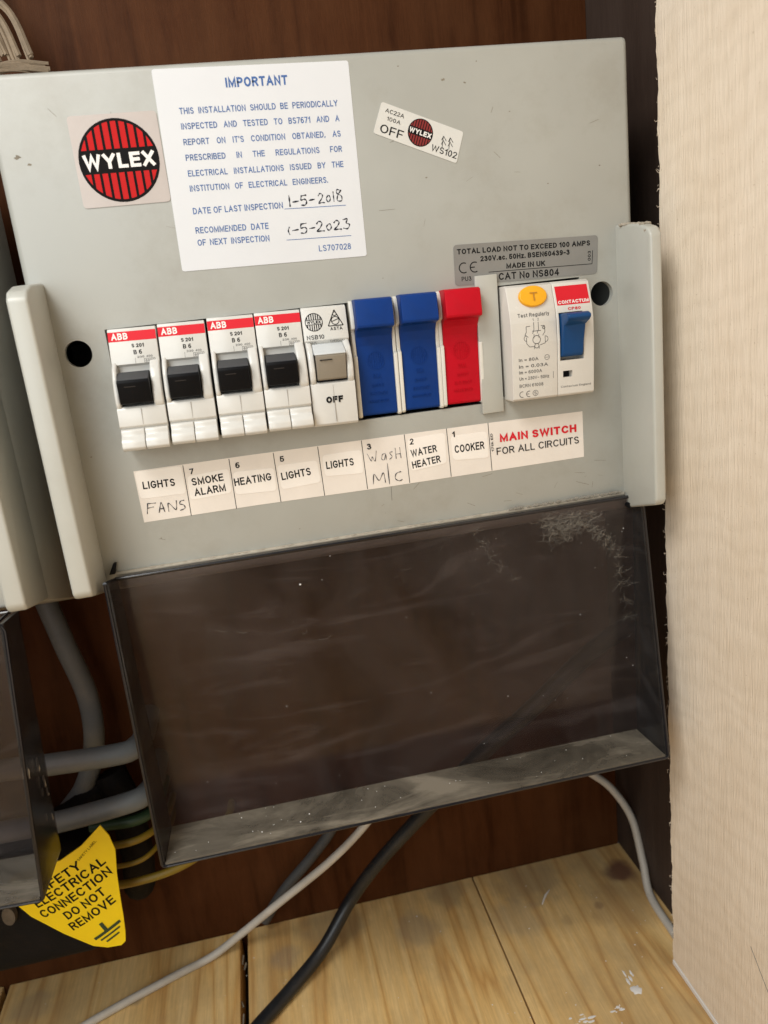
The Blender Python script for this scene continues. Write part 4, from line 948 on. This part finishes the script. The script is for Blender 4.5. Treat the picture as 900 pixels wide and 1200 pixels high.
cable('dim grey cable end hanging behind the pale flex', [(66, 82, -215), (58, 82, -235), (44, 83, -252), (24, 84, -272), (10, 84, -290)], 3.0, 'dull_cable')
cable('green and yellow earth core leaving the clamp, topmost', [(-64, 52, -196), (-43, 48, -194), (-32, 60, -196), (-28, 80, -198), (-28, 97, -199)], 1.9, 'yg', group=None)
cable('green earth core just above the clamp wires', [(-64, 56, -186), (-40, 54, -186), (-32, 68, -187), (-30, 97, -188)], 3.0, 'green')
cable('thin yellow earth core, middle of the clamp wires', [(-66, 50, -207), (-43, 48, -206), (-33, 60, -206), (-29, 80, -208), (-29, 97, -208)], 1.3, 'yg')
cable('yellow earth core lowest at the clamp, running right under the cover', [(-70, 46, -214), (-46, 46, -216), (-24, 50, -216), (-8, 60, -214), (2, 80, -211), (3, 97, -211)], 2.1, 'yg')

# earth clamp and its tag
t = thing('earth_clamp', 'black earthing clamp block low on the wall behind the yellow tag', 'clamp', (-80, 90, -230))
b = BM(); box(b, -150, -66, 47, 88, -256, -190, 9, 4); tube(b, spline([(-54, 74, -168), (-49, 70, -186), (-47, 66, -212), (-50, 70, -232), (-54, 84, -246), (-56, 99, -250)], 6), 8.5, 12); tube(b, spline([(-62, 74, -176), (-72, 66, -181), (-90, 60, -184), (-112, 60, -190)], 6), 6.5, 12); put('block', b, 'earth_black', t)
b = BM(); s = BM(); bmesh.ops.create_cone(s, cap_ends=True, segments=24, radius1=4.6, radius2=4.0, depth=3)
for v in s.verts: v.co = Vector((-107 + v.co.x * .75, 44 - v.co.z, -217.5 + v.co.y * 1.25))
merge(b, s); sw = put('screw_head', b, 'steel', t)

tg = thing('safety_tag', 'curved yellow warning tag reading SAFETY ELECTRICAL CONNECTION DO NOT REMOVE', 'warning tag', (-70, 25, -200))
def bend(x, z):   # the tag is a bent strip of sheet: it bows towards the viewer along its diagonal
    u = ((x + 70) * .88 + (z + 200) * .47) / 26
    return 25 + 5.5 * (u * u) - 5
out = rquad([(-52.0, -168.7), (-47.0, -181.0), (-47.6, -205.2), (-92.2, -194.9)], .1)
poly = [(-51.1, -168.3), (-48.2, -174.5), (-46.6, -182), (-47.6, -193), (-48, -205), (-48.2, -214), (-48.8, -222.8), (-49.6, -227.6), (-51.8, -229.2), (-58, -228.8), (-64.4, -226.4), (-76, -217), (-88.6, -205), (-96, -193), (-92, -180), (-80, -177), (-69.6, -177.6), (-60, -174)]
b = BM(); nx_, nz_ = 36, 46; ins = {}
def inside(x, z):
    c = False; n = len(poly)
    for i in range(n):
        (xa, za), (xb, zb) = poly[i], poly[i - 1]
        if (za > z) != (zb > z) and x < (xb - xa) * (z - za) / (zb - za) + xa: c = not c
    return c
# triangulated outline with interior points so the sheet can bend
from mathutils.geometry import delaunay_2d_cdt
pts2 = [Vector(p) for p in poly]; edges = [(i, (i + 1) % len(poly)) for i in range(len(poly))]
for i in range(24):
    for j in range(32):
        x = -98 + 52 * i / 23 + .3 * (j % 2); z = -230 + 63 * j / 31
        if inside(x, z) and inside(x + .5, z) and inside(x - .5, z) and inside(x, z + .5) and inside(x, z - .5): pts2.append(Vector((x, z)))
vo, eo, fo, *_ = delaunay_2d_cdt(pts2, edges, [], 1, 1e-4)
vv = [b.verts.new((p.x, bend(p.x, p.y), p.y)) for p in vo]
for f in fo: b.faces.new([vv[i] for i in f])
g = bmesh.ops.extrude_face_region(b, geom=b.faces[:])
for v in g['geom']:
    if isinstance(v, bmesh.types.BMVert): v.co.y += .7
put('tag_sheet', b, 'tag', tg)
b = BM()
for s, x0, z0, x1, z1, c in (('SAFETY', -83.5, -193.4, -61.0, -184.0, 4.6), ('ELECTRICAL', -84.0, -199.8, -51.0, -186.0, 4.6), ('CONNECTION', -82.8, -206.2, -49.2, -191.7, 4.6), ('DO NOT', -72.2, -208.9, -53.3, -200.4, 4.6), ('REMOVE', -71.2, -215.6, -49.9, -205.8, 4.6)):
    text(b, s, x0, z0, x1, z1, c, 0, .018)
text(b, 'SAFETY LABEL', -62, -180.5, -53.5, -174.6, 1.2, 0, 0)
for v in b.verts: v.co.y += bend(v.co.x, v.co.z) - .15
put('lettering', b, 'ink', tg, smooth=0)
b = BM(); line(b, -62.8, -222.6, -50.0, -216.0, 1.5, 0, 16); line(b, -60.2, -223.9, -50.6, -218.9, .9, 0, 12); line(b, -57.8, -225.2, -51.4, -221.8, .9, 0, 10); line(b, -58.6, -214.4, -56.8, -218.8, 1.8, 0, 6)
for v in b.verts: v.co.y += bend(v.co.x, v.co.z) - .25
put('earth_symbol', b, 'green', tg, smooth=0)

# frayed twine at the top left
t = thing('twine_bundle', 'frayed beige twine hanging on the wall above the board, top left corner', 'twine', (-28, 80, 165))
b = BM(); rs = random.Random(5)
for i in range(16):
    o = rs.uniform(-1, 1); e = rs.uniform(-1, 1)
    tube(b, spline([(-52 + o * 4, 70 + e * 3, 230), (-38 + o * 5, 68 + e * 3, 196 + e * 3), (-29 + o * 6, 66 + o * 2, 180 + o * 4), (-25 + o * 7, 64, 166 + e * 2)], 8), rs.uniform(.5, 1.2), 5)
put('strand', b, 'twine', t); t2 = kids(t)[0]; t2['kind'] = 'stuff'
b = BM()
for i in range(12):
    e = rs.uniform(-1, 1); z = 162 + rs.uniform(-1.2, 1.6)
    tube(b, spline([(-45, 64 + e, z - 2), (-34, 62 + e, z), (-24, 63, z + 1 + e * .5), (-16 + e * 4, 65, z + e * .6)], 6), rs.uniform(.5, 1.1), 5)
o = put('loose_end', b, 'twine', t); o['kind'] = 'stuff'
